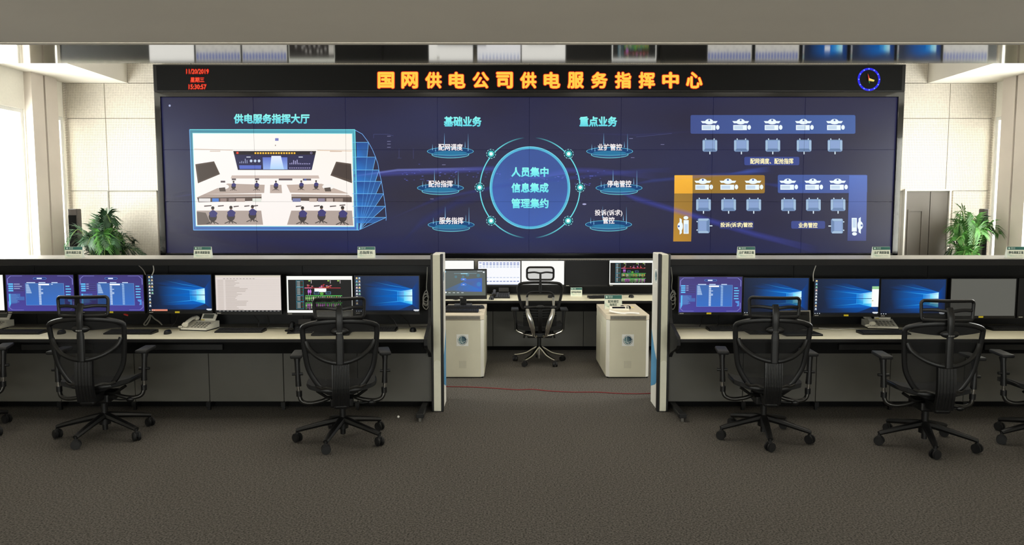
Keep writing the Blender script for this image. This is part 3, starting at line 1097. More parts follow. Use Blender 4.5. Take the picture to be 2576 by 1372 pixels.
# ------------------------------------------------------------------ front control consoles
WT = 0.75                        # worktop height
YF, YB = 6.59, 7.19              # worktop front, back
SH0, SH1 = 1.372, 1.433          # shelf
for side in (-1, 1):
    where = 'left' if side < 0 else 'right'
    con = thing('control_console', (0, 7.0, 0), 'long dark control console with cream worktop, front row, %s of the gangway' % where, 'console', 'front row control consoles')
    # x of inner end panel and far end
    pin = (-.747, -.644) if side < 0 else (1.361, 1.457)
    xin = pin[0] if side < 0 else pin[1]             # console side of the end panel
    xout = -5.95 if side < 0 else 6.4
    lo, hi = min(xin, xout), max(xin, xout)

    def P(name, mat, *boxes, bev=0.0, parent=con):
        mm = MB()
        for b in boxes:
            mm.b2(b[0], b[1], b[2] - 7, b[3] - 7, b[4], b[5], bev)
        return mm.build(name, mat, parent)
    e = xin + side * .03
    P('worktop', 'cream', (min(e, xout), max(e, xout), YF + .012, YB, WT - .028, WT), bev=.003)
    P('worktop_edge', 'shelf', (min(e, xout), max(e, xout), YF - .006, YF + .012, WT - .034, WT - .003), bev=.004)
    P('apron', 'blackmat', (lo + .02, hi - .02, YF + .10, YF + .16, .60, WT - .03), (lo + .02, hi - .02, YF + .16, 7.1, WT - .06, WT - .03))
    P('cable_ledge', 'ledge', (lo, hi, YB + .012, 7.42, WT - .02, WT + .006), bev=.002)
    P('top_shelf', 'shelf', (lo, hi, 6.94, 7.5, SH0, SH1 - .003), bev=.004)
    P('shelf_cover', 'shelf_top', (lo, hi, 6.955, 7.5, SH1 - .003, SH1))
    # modular panels
    seams = [PY(px, 950, 7.03).x for px in ((900, 714, 527, 340, 153, -34, -221, -408) if side < 0 else (1868, 2052, 2238, 2424, 2610, 2796))]
    eds = [xin] + [s for s in seams if lo < s < hi] + [xout]
    for i in range(len(eds) - 1):
        a, b = sorted(eds[i:i + 2])
        P('modesty_panel', 'greypanel', (a + .003, b - .003, 7.02, 7.04, .075, .60), bev=.002)
        if i:
            s = eds[i]
            P('foot', 'black', (s - .02, s + .02, 6.98, 7.45, .03, .075), (s - .012, s + .012, 6.995, 7.02, 0, .03))
    P('plinth', 'blackmat', (lo + .01, hi - .01, 7.1, 7.44, .01, .6))
    bs = [xin] + [xin + side * 1.32 * k for k in range(1, 4)] + [xout]
    for i in range(len(bs) - 1):
        a, b = sorted(bs[i:i + 2])
        P('back_board', 'backpanel', (a + .002, b - .002, 7.42, 7.45, WT - .02, SH0))
    P('rear_cover', 'greypanel', (lo, hi, 7.45, 7.48, .05, SH0))
    # end foot bar reaching forward
    fx = -.82 if side < 0 else 1.52
    P('foot', 'black', (fx - .028, fx + .028, 6.60, 7.3, .03, .07), (fx - .035, fx + .035, 6.585, 6.66, .035, .075), bev=.004)
    P('levelling_glide', 'steel', (fx - .012, fx + .012, 6.6, 6.625, 0, .035))
    # side bracket
    bx = sorted((xin, xin + side * .03))
    prof = [(7.3, 1.05), (6.97, 1.04), (6.95, .9), (6.9, .84), (6.6, .765), (6.585, .745), (6.585, .69), (6.62, .66), (6.86, .575), (6.93, .52), (7.3, .52)]
    br = MB().prism([(y - 7, z) for y, z in prof], 'X', bx[0], bx[1]).build('side_bracket', 'shelf', con)
    MB().cyl((xin + side * .032, 6.86 - 7, .77), .014, .006, 14, 'X').build('round_cap', 'whitepanel', br)
    # end panel with bands
    p0, p1 = pin
    ep = P('end_panel', 'whitepanel', (p0 + .004, p1 - .004, 6.945, 7.31, 0.0, 1.475), bev=.006)
    iw = p1 - .012 if side < 0 else p0                # black bands flank the cream strip
    P('edge_band', 'black', (p0 - .004, p0 + .018, 6.93, 7.0, .0, 1.478), bev=.004, parent=ep)
    P('edge_band', 'black', (p1 - .018, p1 + .004, 6.93, 7.0, .0, 1.478), bev=.004, parent=ep)
    P('front_strip', 'strip', (p0 + .018, p1 - .018, 6.926, 6.95, .012, 1.472), parent=ep)
    mid = (p0 + p1) / 2
    hw = (p1 - p0) / 2 - .02
    MB().prism([(mid - hw, .014), (mid + hw, .014), (mid + hw, .46)] + [(mid + hw * math.cos(math.radians(a)), .46 + hw * math.sin(math.radians(a))) for a in range(15, 180, 15)] + [(mid - hw, .46)], 'Y', 6.92 - 7, 6.927 - 7).build('front_insert', 'insert', ep)
    # inner face graphics: blue swoosh, emblem
    xi = (p1 - .004) if side < 0 else (p0 + .004)
    d = 1 if side < 0 else -1
    MB().prism([(7.305 - 7, .72), (7.15 - 7, .55), (6.955 - 7, .42), (6.955 - 7, .30), (7.1 - 7, .22), (7.305 - 7, .16)][::1], 'X', xi, xi + d * .0012).build('blue_swoosh', 'blue', ep)
    c = Canvas(lambda a, b, xi=xi, d=d: (xi + d * .0013, .12 + d * a, 1.26 - b), 0)
    # emblem lies on the side face: lay the layers out along x instead of y
    emblem(c, 0, 0, .05)
    cc = Canvas(c.fn)
    o = c.build('emblem', ep, 'print')
    k = len(o.data.vertices)
    lay = 0
    for poly_i, p in enumerate(o.data.polygons):
        for vi in p.vertices:
            o.data.vertices[vi].co.x += d * .00004 * poly_i
    # keyboard trays under the worktop
    for px in ((475, 150) if side < 0 else (2195, 2560)):
        t = PY(px, 880, 6.7)
        P('keyboard_tray', 'black', (t.x - .32, t.x + .32, 6.66, 7.0, .635, .69), bev=.004)


# ------------------------------------------------------------------ screens' contents (u,v in 0..1, v down; asp = W/H)
def scr_dash(c, v=0):
    c.rect(0, 0, 1, 1, [(66, 58, 120), (62, 54, 116), (70, 64, 150), (72, 68, 158)])
    for x, y, sx, sy in ((.02, .03, 1, 1), (.98, .03, -1, 1), (.02, .97, 1, -1), (.98, .97, -1, -1)):
        c.path([(x + sx * .22, y), (x + sx * .05, y), (x, y + sy * .08), (x, y + sy * .24)], .014, (118, 118, 190))
    c.rrect(.4, .07, .6, .125, .025, (86, 140, 216), asp=1.1); c.rrect(.407, .078, .593, .117, .018, (34, 50, 120), asp=1.0)
    c.rect(.455, .083, .53, .113, (236, 240, 255))
    c.rect(.28, .23, .85, .84, (120, 170, 226)); c.rect(.283, .235, .847, .835, [(62, 104, 172), (62, 104, 172), (56, 112, 200), (54, 110, 196)])
    for x, w in ((.3, .13), (.48, .1), (.67, .09)): c.rect(x, .2, x + w, .226, (190, 210, 240))
    c.rect(.475, .245, .635, .285, (252, 252, 255))
    if v != 2: c.rect(.66, .25, .69, .27, (190, 210, 240))
    for i in range(9): c.rect(.29, .255 + i * .029, .33 + .005 * i, .275 + i * .029, (168, 196, 232)); c.layer -= 1
    for i in range(18): c.rect(.475, .30 + i * .0295, .51 + (.03 if i in (3, 6, 7) else 0), .319 + i * .0295, (196, 216, 244)); c.layer -= 1
    if v != 0:
        for i in range(19): c.rect(.665, .26 + i * .03, .70, .279 + i * .03, (150, 186, 230)); c.layer -= 1
    for i in range(4):
        y = .235 + i * .06
        c.rect(.03, y, .10, y + .04, (96, 190, 246)); c.rect(.105, y, .26, y + .04, (86, 84, 150)); c.rect(.108, y + .006, .258, y + .034, (58, 52, 110))
        if v == 0 and i < 3: c.rect(.112, y + .01, .20 + .03 * (i == 1), y + .028, (170, 180, 220))
        if v != 0 and i < 3: c.rect(.112, y + .01, .15, y + .028, (170, 180, 220))
    c.poly([(.035, .52), (.2, .52), (.2, .6), (.26, .6), (.26, .7), (.15, .7), (.15, .78), (.06, .8), (.035, .9)], (70, 104, 178))
    c.poly([(.03, .52), (.055, .52), (.055, .8), (.03, .9)], (90, 190, 246))
    for i in range(6): c.rect(.06, .535 + i * .04, .14 + .02 * (i % 3), .552 + i * .04, (92, 130, 196)); c.layer -= 1
    for i, w in enumerate((.06, .08, .075, .07, .075)): c.rect(.875, .3 + i * .075, .875 + w, .33 + i * .075, (100, 196, 246)); c.layer -= 1
    c.poly([(.9, .68), (.96, .68), (.96, .83), (.92, .83), (.94, .76), (.9, .72)], (84, 150, 226))


def scr_desk(c, icons=1, popup=False, task=False, dim=1.0):
    K = lambda t: tuple(int(x * dim) for x in t)
    c.poly([(0, 0), (.5, 0), (1, 0), (1, 1), (.5, 1), (0, 1)], [K((14, 30, 58)), K((22, 46, 86)), K((18, 52, 104)), K((14, 38, 82)), K((16, 50, 100)), K((8, 20, 44))])
    wx, wy, xr = .77, .55, .895
    # broad soft beams
    B = K((20, 120, 226)); B2 = K((60, 180, 255))
    c.poly([(xr, .36), (xr, .6), (.15, .56), (.15, .3)], B, [.95, .95, 0, 0])
    c.poly([(xr, .5), (xr, .8), (.2, .84), (.15, .56)], B, [.95, .9, 0, 0])
    c.poly([(xr, .36), (.62, .43), (.1, .22), (.45, .1)], K((24, 96, 190)), [.9, .5, 0, 0])
    c.poly([(xr, .8), (.62, .70), (.3, .86), (.6, 1)], K((24, 96, 190)), [.9, .5, 0, 0])
    c.poly([(xr, .36), (1, .1), (1, .95), (xr, .8)], K((20, 80, 170)), [.7, 0, 0, .7])
    c.poly([(xr, .38), (.72, .44), (.25, .34), (.72, .41)], B2, [1, .9, 0, .5])
    c.poly([(xr, .36), (.55, .27), (.2, .12), (.55, .25)], B2, [.9, .4, 0, .2])
    c.poly([(xr, .79), (.72, .71), (.22, .78), (.72, .69)], B2, [1, .9, 0, .7])
    # the bright window
    P1 = K((90, 214, 255)); P2 = K((190, 248, 255))
    c.poly([(.66, .43), (xr, .37), (xr, .545), (.66, .55)], [K((30, 150, 240)), P2, P2, K((30, 160, 240))], [.35, 1, 1, .45])
    c.poly([(.66, .565), (xr, .565), (xr, .79), (.66, .7)], [K((30, 160, 240)), P2, P1, K((30, 150, 240))], [.45, 1, 1, .35])
    c.poly([(wx, .425), (xr, .44), (xr, .548), (wx, .55)], [P1, (214, 252, 255), (214, 252, 255), P1])
    c.poly([(wx, .563), (xr, .563), (xr, .69), (wx, .70)], [P1, (214, 252, 255), (214, 252, 255), P1])
    c.rect(wx - .006, .40, wx, .73, K((120, 214, 255)), .7); c.rect(.66, .43, .664, .70, K((80, 180, 250)), .7)
    c.rect(.1, .548, xr, .563, K((10, 40, 90)), [0, 1, 1, 0])
    cols = [(232, 206, 130), (170, 210, 236), (214, 220, 226), (120, 190, 220), (226, 200, 150), (236, 240, 240), (130, 200, 160), (206, 220, 236), (238, 236, 230), (240, 200, 190)]
    for k in range(icons):
        n = 10 if icons == 1 or k == 0 else 6
        for i in range(n):
            x, y = .018 + k * .042, .035 + i * .088
            c.rect(x, y, x + .026, y + .036, cols[(i * 3 + k) % 10]); c.rect(x - .004, y + .044, x + .03, y + .056, (200, 206, 214)); c.layer -= 1
    c.rect(0, .955, 1, 1, K((8, 14, 24)))
    for x in (.015, .05, .085): c.rect(x, .967, x + .014, .99, (206, 214, 222)); c.layer -= 1
    if task: c.rect(.05, .95, .3, .997, (226, 140, 116))
    c.rect(.915, .935, 1, .965, (236, 240, 246)); c.rect(.93, .972, .99, .986, (180, 188, 196))
    if popup:
        c.rect(.895, .21, 1.0, .79, (250, 252, 250)); c.rect(.895, .21, 1.0, .29, (150, 206, 150)); c.rect(.9, .6, .92, .63, (190, 196, 150))


def scr_sheet(c, n=22):
    c.rect(0, 0, 1, 1, (226, 216, 210))
    c.rect(0, 0, 1, .05, (214, 206, 190)); c.rect(0, .955, 1, 1, (26, 28, 32))
    for i in range(n):
        y = .12 + i * .038
        if y > .94: break
        c.rect(.01, y, .985, y + .004, (184, 172, 166)); c.layer -= 1
    c.layer += 1
    rr = random.Random(4)
    for i in range(n):
        y = .13 + i * .038
        if y > .93: break
        c.rect(.03, y, .12, y + .014, (196, 184, 176)); c.rect(.15, y, .15 + rr.uniform(.12, .36), y + .014, (186, 174, 166)); c.layer -= 2
    c.layer += 2
    for i in range(10): c.rect(.12 + i * .05, .085, .15 + i * .05, .1, (150, 142, 136)); c.layer -= 1
    for i in range(16): c.rect(.04 + i * .06, .97, .07 + i * .06, .985, (150, 150, 146)); c.layer -= 1


def scr_white(c, mark=True):
    c.rect(0, 0, 1, 1, (252, 252, 248))
    if mark: c.rect(.18, .09, .24, .15, (90, 92, 60)); c.rect(.12, .08, .18, .095, (190, 190, 150))


def scr_table(c):
    c.rect(0, 0, 1, 1, (248, 249, 253))
    for j, y in enumerate((.06, .12, .18, .24, .68, .84)):
        for i in range(12):
            if j == 1 and i == 0: continue
            c.rect(.025 + i * .081, y, .08 + i * .081, y + .036, (118, 136, 196) if j < 2 or j == 5 else (196, 208, 232)); c.layer -= 1
        c.layer += 1
    c.rect(0, .97, 1, 1, (196, 206, 230))


def scr_bluegrid(c):
    """table with blue headings and shaded columns"""
    c.rect(0, 0, 1, 1, (206, 206, 200))
    for i in range(14): c.rect(.01 + i * .07, .06, .068 + i * .07, .34, (112, 124, 178)); c.layer -= 1
    for i in range(14):
        for k in range(4):
            c.rect(.01 + i * .07, .38 + k * .13, .066 + i * .07, .47 + k * .13, (214, 212, 204) if (i + k) % 3 else (186, 186, 184)); c.layer -= 1
    c.layer += 1
    c.rect(.1, .35, .3, .37, (240, 240, 236))


def scr_diagram(c, v=0):
    c.rect(0, 0, 1, 1, (250, 252, 246))
    c.rect(.02, .10, .985, .935, (16, 16, 18))
    T = (60, 130, 150)
    for y0, y1 in ((.12, .3), (.3, .52), (.53, .7), (.7, .9)):
        c.rect(.14, y0, .255, y1, T); c.rect(.146, y0 + .012, .249, y1 - .01, (16, 18, 22))
        for i in range(int((y1 - y0) / .035)):
            c.rect(.155, y0 + .025 + i * .033, .205, y0 + .037 + i * .033, (190, 204, 206)); c.rect(.225, y0 + .025 + i * .033, .24, y0 + .037 + i * .033, (60, 140, 90) if i % 3 else (190, 60, 60)); c.layer -= 2
    R = (190, 52, 60); G = (80, 190, 86)
    c.rect(.27, .315, .82, .332, R); c.rect(.27, .313, .38, .334, (226, 110, 150))
    rr = random.Random(11 + v)
    for i in range(16):
        x = .28 + rr.random() * .54
        y = .22 + rr.random() * .09
        c.rect(x, y, x + .008, .32, R); c.rect(x - .006, y, x + .022, y + .016, rr.choice([R, (220, 150, 150), (170, 170, 70), (190, 120, 200)])); c.layer -= 2
    for x in (.33, .62, .77): c.rect(x, .11, x + .03, .145, (150, 190, 90)); c.rect(x + .04, .11, x + .048, .2, (200, 190, 190))
    for x in (.32, .35): c.ell(x + .01, .42, .014, .05, (190, 110, 210), n=10); c.rect(x + .005, .36, x + .012, .52, (190, 110, 210))
    if v == 0: c.rect(.42, .335, .60, .435, (250, 250, 250))
    for x in (.41, .59): c.rect(x, .42, x + .08, .5, (70, 110, 136)); c.rect(x + .01, .435, x + .07, .485, (24, 40, 52))
    c.ell(.53, .48, .03, .04, (90, 160, 60), n=8)
    c.rect(.28, .525, .84, .545, G); c.rect(.28, .725, .84, .742, G)
    for r_, (y0, y1) in enumerate(((.55, .7), (.745, .92))):
        for i in range(20):
            x = .285 + i * .0275
            col = rr.choice([(150, 206, 120), (220, 220, 190), (226, 190, 90), (120, 190, 110)] if r_ == 0 else [(190, 214, 170), (206, 130, 206), (130, 200, 120)])
            c.rect(x, y0, x + .007, y1 - rr.random() * .04, col); c.rect(x - .004, y0 + .03, x + .014, y0 + .055 + rr.random() * .03, col); c.layer -= 2
    c.layer += 2


def scr_network(c):
    c.rect(0, 0, 1, 1, (236, 238, 226))
    c.rect(.01, .12, .99, 1, (38, 34, 34))
    for x, y in ((.22, .82), (.27, .84), (.5, .86), (.56, .84), (.16, .62), (.34, .64), (.45, .66), (.56, .62), (.66, .64), (.38, .42), (.47, .4), (.63, .42), (.71, .4), (.3, .55), (.8, .5)):
        c.ell(x, y, .028, .045, (176, 174, 170), n=10); c.layer -= 1
    c.rect(.87, .3, .98, .68, (196, 194, 186))


def scr_off(c): c.rect(0, 0, 1, 1, (9, 10, 12))
def scr_greyoff(c): c.rect(0, 0, 1, 1, (92, 92, 86))


def scr_login(c):
    c.rect(0, 0, 1, 1, [(96, 104, 104), (92, 100, 100), (96, 102, 94), (90, 98, 94)])
    c.poly([(.3, .85), (.55, .35), (.92, .3), (.92, .85)], (56, 110, 220), [0, .5, .55, .9])
    c.poly([(.05, .8), (.5, .45), (.92, .8)], (60, 120, 200), [.1, .5, .8])
    for x, y, s in ((.5, .25, .03), (.6, .17, .04), (.84, .2, .04), (.85, .55, .05), (.34, .25, .03)): c.ell(x, y, s, s * 1.8, (70, 180, 214), .22, 14)
    c.rect(.3, .11, .8, .118, (150, 200, 220)); c.rect(.45, .11, .6, .14, (170, 230, 250))
    for y in (.31, .52): c.rect(.455, y, .565, y + .08, (90, 150, 246)); c.rect(.465, y + .012, .555, y + .068, (50, 90, 190)); c.rect(.485, y + .03, .535, y + .05, (232, 244, 255))
    c.rect(.02, .01, .12, .05, (150, 210, 240)); c.rect(.03, .055, .12, .075, (170, 220, 240))
    c.rect(.82, .015, .93, .035, (220, 230, 236)); c.ell(.96, .07, .02, .03, (240, 244, 246))
    c.ell(.07, .8, .05, .035, (50, 90, 190)); c.rect(.05, .77, .09, .81, (240, 246, 255))
    for x, y in ((.03, .87), (.115, .87), (.07, .94)): c.ell(x, y, .02, .03, (236, 242, 246))
    for x in (.17, .27, .36, .46): c.rect(x, .87, x + .05, .9, (180, 190, 186))


# ------------------------------------------------------------------ monitors
def monitor(x, y, z0, z1, w, draw, label, group, arm=True, sticker=None, mark=True, yaw=0.0, bezel=.006, chin=.024, gain=1.0, armlen=.36):
    """screen area w wide between z0 and z1 at depth y"""
    t = thing('monitor', (x, y, z0 - chin), label, 'monitor', group, yaw)
    h = z1 - z0
    b = z0 - (z0 - chin)
    MB().b2(-w / 2 - bezel, w / 2 + bezel, .0, .035, 0, chin + h + bezel, .003).build('housing', 'black', t)
    m = MB()
    m.b2(-w / 2 - bezel, w / 2 + bezel, -.006, .001, 0, chin).b2(-w / 2 - bezel, w / 2 + bezel, -.006, .001, chin + h, chin + h + bezel)
    m.b2(-w / 2 - bezel, -w / 2, -.006, .001, chin, chin + h).b2(w / 2, w / 2 + bezel, -.006, .001, chin, chin + h)
    m.build('bezel', 'black', t)
    c = Canvas(lambda u, v: (-w / 2 + u * w, -.0005, chin + h - v * h), .00004, gain)
    draw(c)
    c.build('screen', t)
    if mark:
        MB().b2(-w / 2 + .008, -w / 2 + .045, -.0066, -.006, chin * .4, chin * .4 + .006).build('maker_mark', 'whitecable', t)
    if sticker is not None:
        MB().b2(sticker - .022, sticker + .022, -.0072, -.006, chin * .25, chin * .25 + .016).build('sticker', 'yellow', t)
    if arm:
        m = MB().b2(-.06, .06, .035, .05, h * .35, h * .35 + .12, .003)
        m.tube([(0, .05, h * .5), (0, armlen * .5, h * .5), (.03, armlen * .7, h * .45), (.03, armlen, h * .45)], .018, 8)
        m.build('arm', 'darkmetal', t, True)
    return t


GF = 'monitors along the front row consoles'
MY = 7.06
front = [
    (-160, 10, 692, 781, lambda c: scr_white(c, False), 'monitor with a white page cut off by the left picture edge', None),
    (17, 187, 692, 783, lambda c: scr_dash(c, 0), 'monitor with purple dashboard, leftmost whole one of the left console', None),
    (200, 362, 692, 783, lambda c: scr_dash(c, 1), 'monitor with purple dashboard behind the left chair headrest, yellow sticker below', 280),
    (372, 532, 692, 783, lambda c: scr_desk(c, 2, False, True), 'monitor with blue desktop and two icon columns left of the cream spreadsheet', 447),
    (543, 707, 693, 785, scr_sheet, 'monitor with a cream ruled spreadsheet on the left console', None),
    (722, 887, 695, 787, scr_diagram, 'monitor with white-framed black circuit diagram on the left console', None),
    (893, 1054, 695, 785, lambda c: scr_desk(c, 2), 'monitor with bright blue desktop next to the left end panel', None),
    (1708, 1866, 697, 786, lambda c: scr_dash(c, 1), 'monitor with purple dashboard on the right console, first beside the gangway', 1783),
    (1871, 2033, 700, 789, lambda c: scr_desk(c, 0), 'monitor with blue desktop behind the headrest of the gangway-side right chair', None),
    (2048, 2210, 702, 791, lambda c: scr_desk(c, 1, True), 'monitor with blue desktop and a white pop-up strip', 2128),
    (2215, 2378, 703, 792, lambda c: scr_desk(c, 0), 'monitor with dim blue desktop right of the one with the pop-up', None),
    (2391, 2554, 702, 795, scr_greyoff, 'monitor with blank grey screen near the right picture edge', 2467),
    (2562, 2725, 702, 795, scr_off, 'dark monitor cut off by the right picture edge', None),
]
for x0, x1, y0, y1, dr, lb, st in front:
    a, b = PY(x0, y0, MY), PY(x1, y0, MY)
    ym = (y0 + y1) / 2
    a.x, b.x = PY(x0, ym, MY).x, PY(x1, ym, MY).x
    xc = (a.x + b.x) / 2
    zb = PY((x0 + x1) / 2, y1, MY).z
    monitor(xc, MY, zb, a.z, b.x - a.x, dr, lb, GF, sticker=None if st is None else PY(st, 788, MY).x - xc)

# ------------------------------------------------------------------ second row console
Y2F, Y2B, Z2T = 9.36, 10.0, 1.225
con2 = thing('control_console', (0, 9.7, 0), 'long cream console of the second row in front of the video wall', 'console')


def P2(name, mat, *boxes, bev=0.0):
    mm = MB()
    for b in boxes:
        mm.b2(b[0], b[1], b[2] - 9.7, b[3] - 9.7, b[4], b[5], bev)
    return mm.build(name, mat, con2)


A2, B2_ = -5.9, 6.35
P2('worktop', 'cream', (A2, B2_, Y2F + .01, Y2B, WT - .028, WT), bev=.003)
P2('worktop_edge', 'shelf', (A2, B2_, Y2F - .006, Y2F + .01, WT - .034, WT - .003), bev=.003)
P2('apron', 'blackmat', (A2 + .02, B2_ - .02, Y2F + .1, Y2F + .15, .6, WT - .03))
P2('cable_ledge', 'ledge', (A2, B2_, Y2B + .01, Y2B + .1, WT - .02, WT + .006))
P2('top_rail', 'ledge', (A2, B2_, Y2B + .03, Y2B + .16, Z2T - .035, Z2T), bev=.003)
for i in range(9):
    a = A2 + (B2_ - A2) * i / 9; b = A2 + (B2_ - A2) * (i + 1) / 9
    P2('back_board', 'backpanel', (a + .002, b - .002, Y2B + .1, Y2B + .13, WT - .02, Z2T - .035))
sx2 = [PY(px, 820, 10.0).x for px in range(1240 - 227 * 5, 2500, 227)]
sx2 = [A2] + [s for s in sx2 if A2 + .2 < s < B2_ - .2] + [B2_]
for i in range(len(sx2) - 1):
    P2('modesty_panel', 'greypanel', (sx2[i] + .003, sx2[i + 1] - .003, 9.97, 9.99, .06, .6), bev=.002)
P2('plinth', 'blackmat', (A2, B2_, 10.02, 10.1, 0, .7))
m = MB()
for i in range(60):
    x = .62 + i * .023
    m.b2(x, x + .011, Y2B + .0285 - 9.7, Y2B + .03 - 9.7, Z2T - .022, Z2T - .011)
m.build('rail_slots', 'blackmat', con2)['kind'] = 'stuff'
# dark perforated uprights between monitors
for px in (1198, 1421):
    q = PY(px, 690, 9.99)
    P2('upright', 'ledge', (q.x - .02, q.x + .02, 9.99, 10.02, .95, Z2T - .03))

M2Y = 9.9
row2 = [
    (398, 508, lambda c: scr_white(c, False), 'second row monitor with white page, leftmost one mirrored in the header'),
    (512, 622, scr_bluegrid, 'second row monitor with grey and blue table, second from the left end'),
    (626, 736, scr_bluegrid, 'second row monitor with grey and blue table, third from the left end'),
    (740, 853, scr_network, 'second row monitor with dark network map of pale dots'),
    (858, 968, scr_off, 'switched-off second row monitor, left one of the dark pair'),
    (971, 1081, scr_off, 'switched-off second row monitor, right one of the dark pair'),
    (1084, 1192, lambda c: scr_white(c, True), 'second row monitor with yellowish white page behind the pedestal computer'),
    (1203, 1309, scr_table, 'second row monitor with white table of blue headings'),
    (1312, 1419, lambda c: scr_white(c, False), 'second row monitor, blank white, behind the chrome chair headrest'),
    (1423, 1529, scr_off, 'switched-off second row monitor behind the small green sign'),
    (1533, 1642, lambda c: scr_diagram(c, 1), 'second row monitor with white-framed circuit diagram beside the right end panel'),
    (1655, 1765, scr_off, 'switched-off second row monitor right of the circuit diagram'),
    (1768, 1876, scr_bluegrid, 'second row monitor with grey and blue table, left one of the right pair'),
    (1885, 1992, scr_bluegrid, 'second row monitor with grey and blue table, right one of the right pair'),
    (2000, 2110, lambda c: (scr_desk(c, 1), c.rect(.5, .42, .62, .6, (246, 250, 252))), 'second row monitor with blue desktop and a small white box'),
    (2118, 2226, lambda c: scr_desk(c, 1), 'second row monitor with blue desktop, middle one of the three'),
    (2232, 2340, lambda c: scr_desk(c, 1), 'second row monitor with blue desktop, right one of the three'),
    (2346, 2456, scr_bluegrid, 'second row monitor with pale table near the right end'),
]
for x0, x1, dr, lb in row2:
    a, b = PY(x0, 687, M2Y), PY(x1, 687, M2Y)
    xc, w = (a.x + b.x) / 2, b.x - a.x
    if abs(xc) < 2 and x0 == 1533:
        pass
    monitor(xc, M2Y, .895, .895 + w * .5625, w, dr, lb, 'monitors along the second row console', mark=x0 > 1400 and x0 < 1660, armlen=.2)

# ------------------------------------------------------------------ pedestal cabinets in the gap
PT = .71
for side, xa, xb in ((-1, -.79, -.316), (1, 1.056, 1.533)):
    pd = thing('pedestal_cabinet', ((xa + xb) / 2, 8.34, 0), 'cream pedestal cabinet with round emblem, %s' % ('carrying a computer, left of the chrome chair' if side < 0 else 'carrying a sign and papers, right of the chrome chair'), 'cabinet', 'pedestal cabinets in the gangway')
    hw = (xb - xa) / 2
    ch = .035
    MB().prism([(-hw + ch, 0), (hw - ch, 0), (hw, ch), (hw, 1.0), (-hw, 1.0), (-hw, ch)], 'Z', .012, PT - .055).build('body', 'pedestal', pd)
    MB().prism([(-hw + ch, -.004), (hw - ch, -.004), (hw + .003, ch), (hw + .003, 1.0), (-hw - .003, 1.0), (-hw - .003, ch)], 'Z', PT - .05, PT).build('top', 'pedtop', pd)
    MB().b2(-hw + ch + .006, hw - ch - .006, -.006, 0, PT - .045, PT - .008, .002).build('front_rail', 'ledge', pd)
    MB().b2(-hw + ch + .004, hw - ch - .004, -.0025, 0, .02, PT - .06, .001).build('front_panel', 'pedestal', pd)
    for s in (-1, 1):
        MB().prism([(s * (hw - ch), -.002), (s * (hw + .001), ch - .003), (s * (hw - .004), ch + .002), (s * (hw - ch - .002), .004)], 'Z', .014, PT - .054).build('corner_strip', 'whitepanel', pd)
    for k in range(2):
        for s in (-1, 1):
            MB().b2(s * hw, s * (hw + .004), .06 + k * .47, .51 + k * .47, .03, PT - .14, .001).build('side_panel', 'pedestal', pd)
    MB().b2(-hw + .01, hw - .01, .01, .99, 0, .012).build('base', 'blackmat', pd)
    c = Canvas(lambda u, v: (u, -.003, .43 - v), .00005)
    emblem(c, 0, 0, .052)
    c.build('emblem', pd, 'print')
    m = MB()
    for i in range(6):
        for j in range(6):
            m.cyl((-.035 + i * .014, -.0028, .12 + j * .014), .0032, .001, 6, 'Y')
    m.build('vent_holes', 'ledge', pd)['kind'] = 'stuff'


# ------------------------------------------------------------------ small desk items
def keyboard(loc, rz, label, group='keyboards on the desks', w=.44):
    t = thing('keyboard', loc, label, 'keyboard', group, rz)
    d = .14
    MB().prism([(-d / 2, .0), (d / 2, 0), (d / 2, .026), (-d / 2, .012)], 'X', -w / 2, w / 2).build('base', 'black', t)
    for r in range(5):
        y = -d / 2 + .018 + r * .025
        z = .012 + (y + d / 2) / d * .014
        m = MB()
        n = 18
        for i in range(n):
            x = -w / 2 + .012 + i * (w - .024) / n
            if r == 0 and 4 <= i <= 9:
                if i == 4: m.b2(x, x + 6 * (w - .024) / n - .003, y - .009, y + .009, z, z + .006)
                continue
            m.b2(x, x + (w - .024) / n - .003, y - .009, y + .009, z, z + .006)
        m.build('key_row', 'key', t)
    return t


def mouse(loc, rz, label):
    t = thing('mouse', loc, label, 'mouse', 'computer mice on the desks', rz)
    def f(u, v):
        a = 2 * PI * u
        k = math.sin(v * PI / 2)
        return (.032 * math.cos(a) * math.cos(v * PI / 2) ** .5, .055 * math.sin(a) * math.cos(v * PI / 2) ** .5, .036 * k)
    MB().grid(f, 16, 5).build('shell', 'black', t, True)
    MB().cyl((0, .03, .028), .008, .006, 10, 'X').build('wheel', 'key', t)
    return t


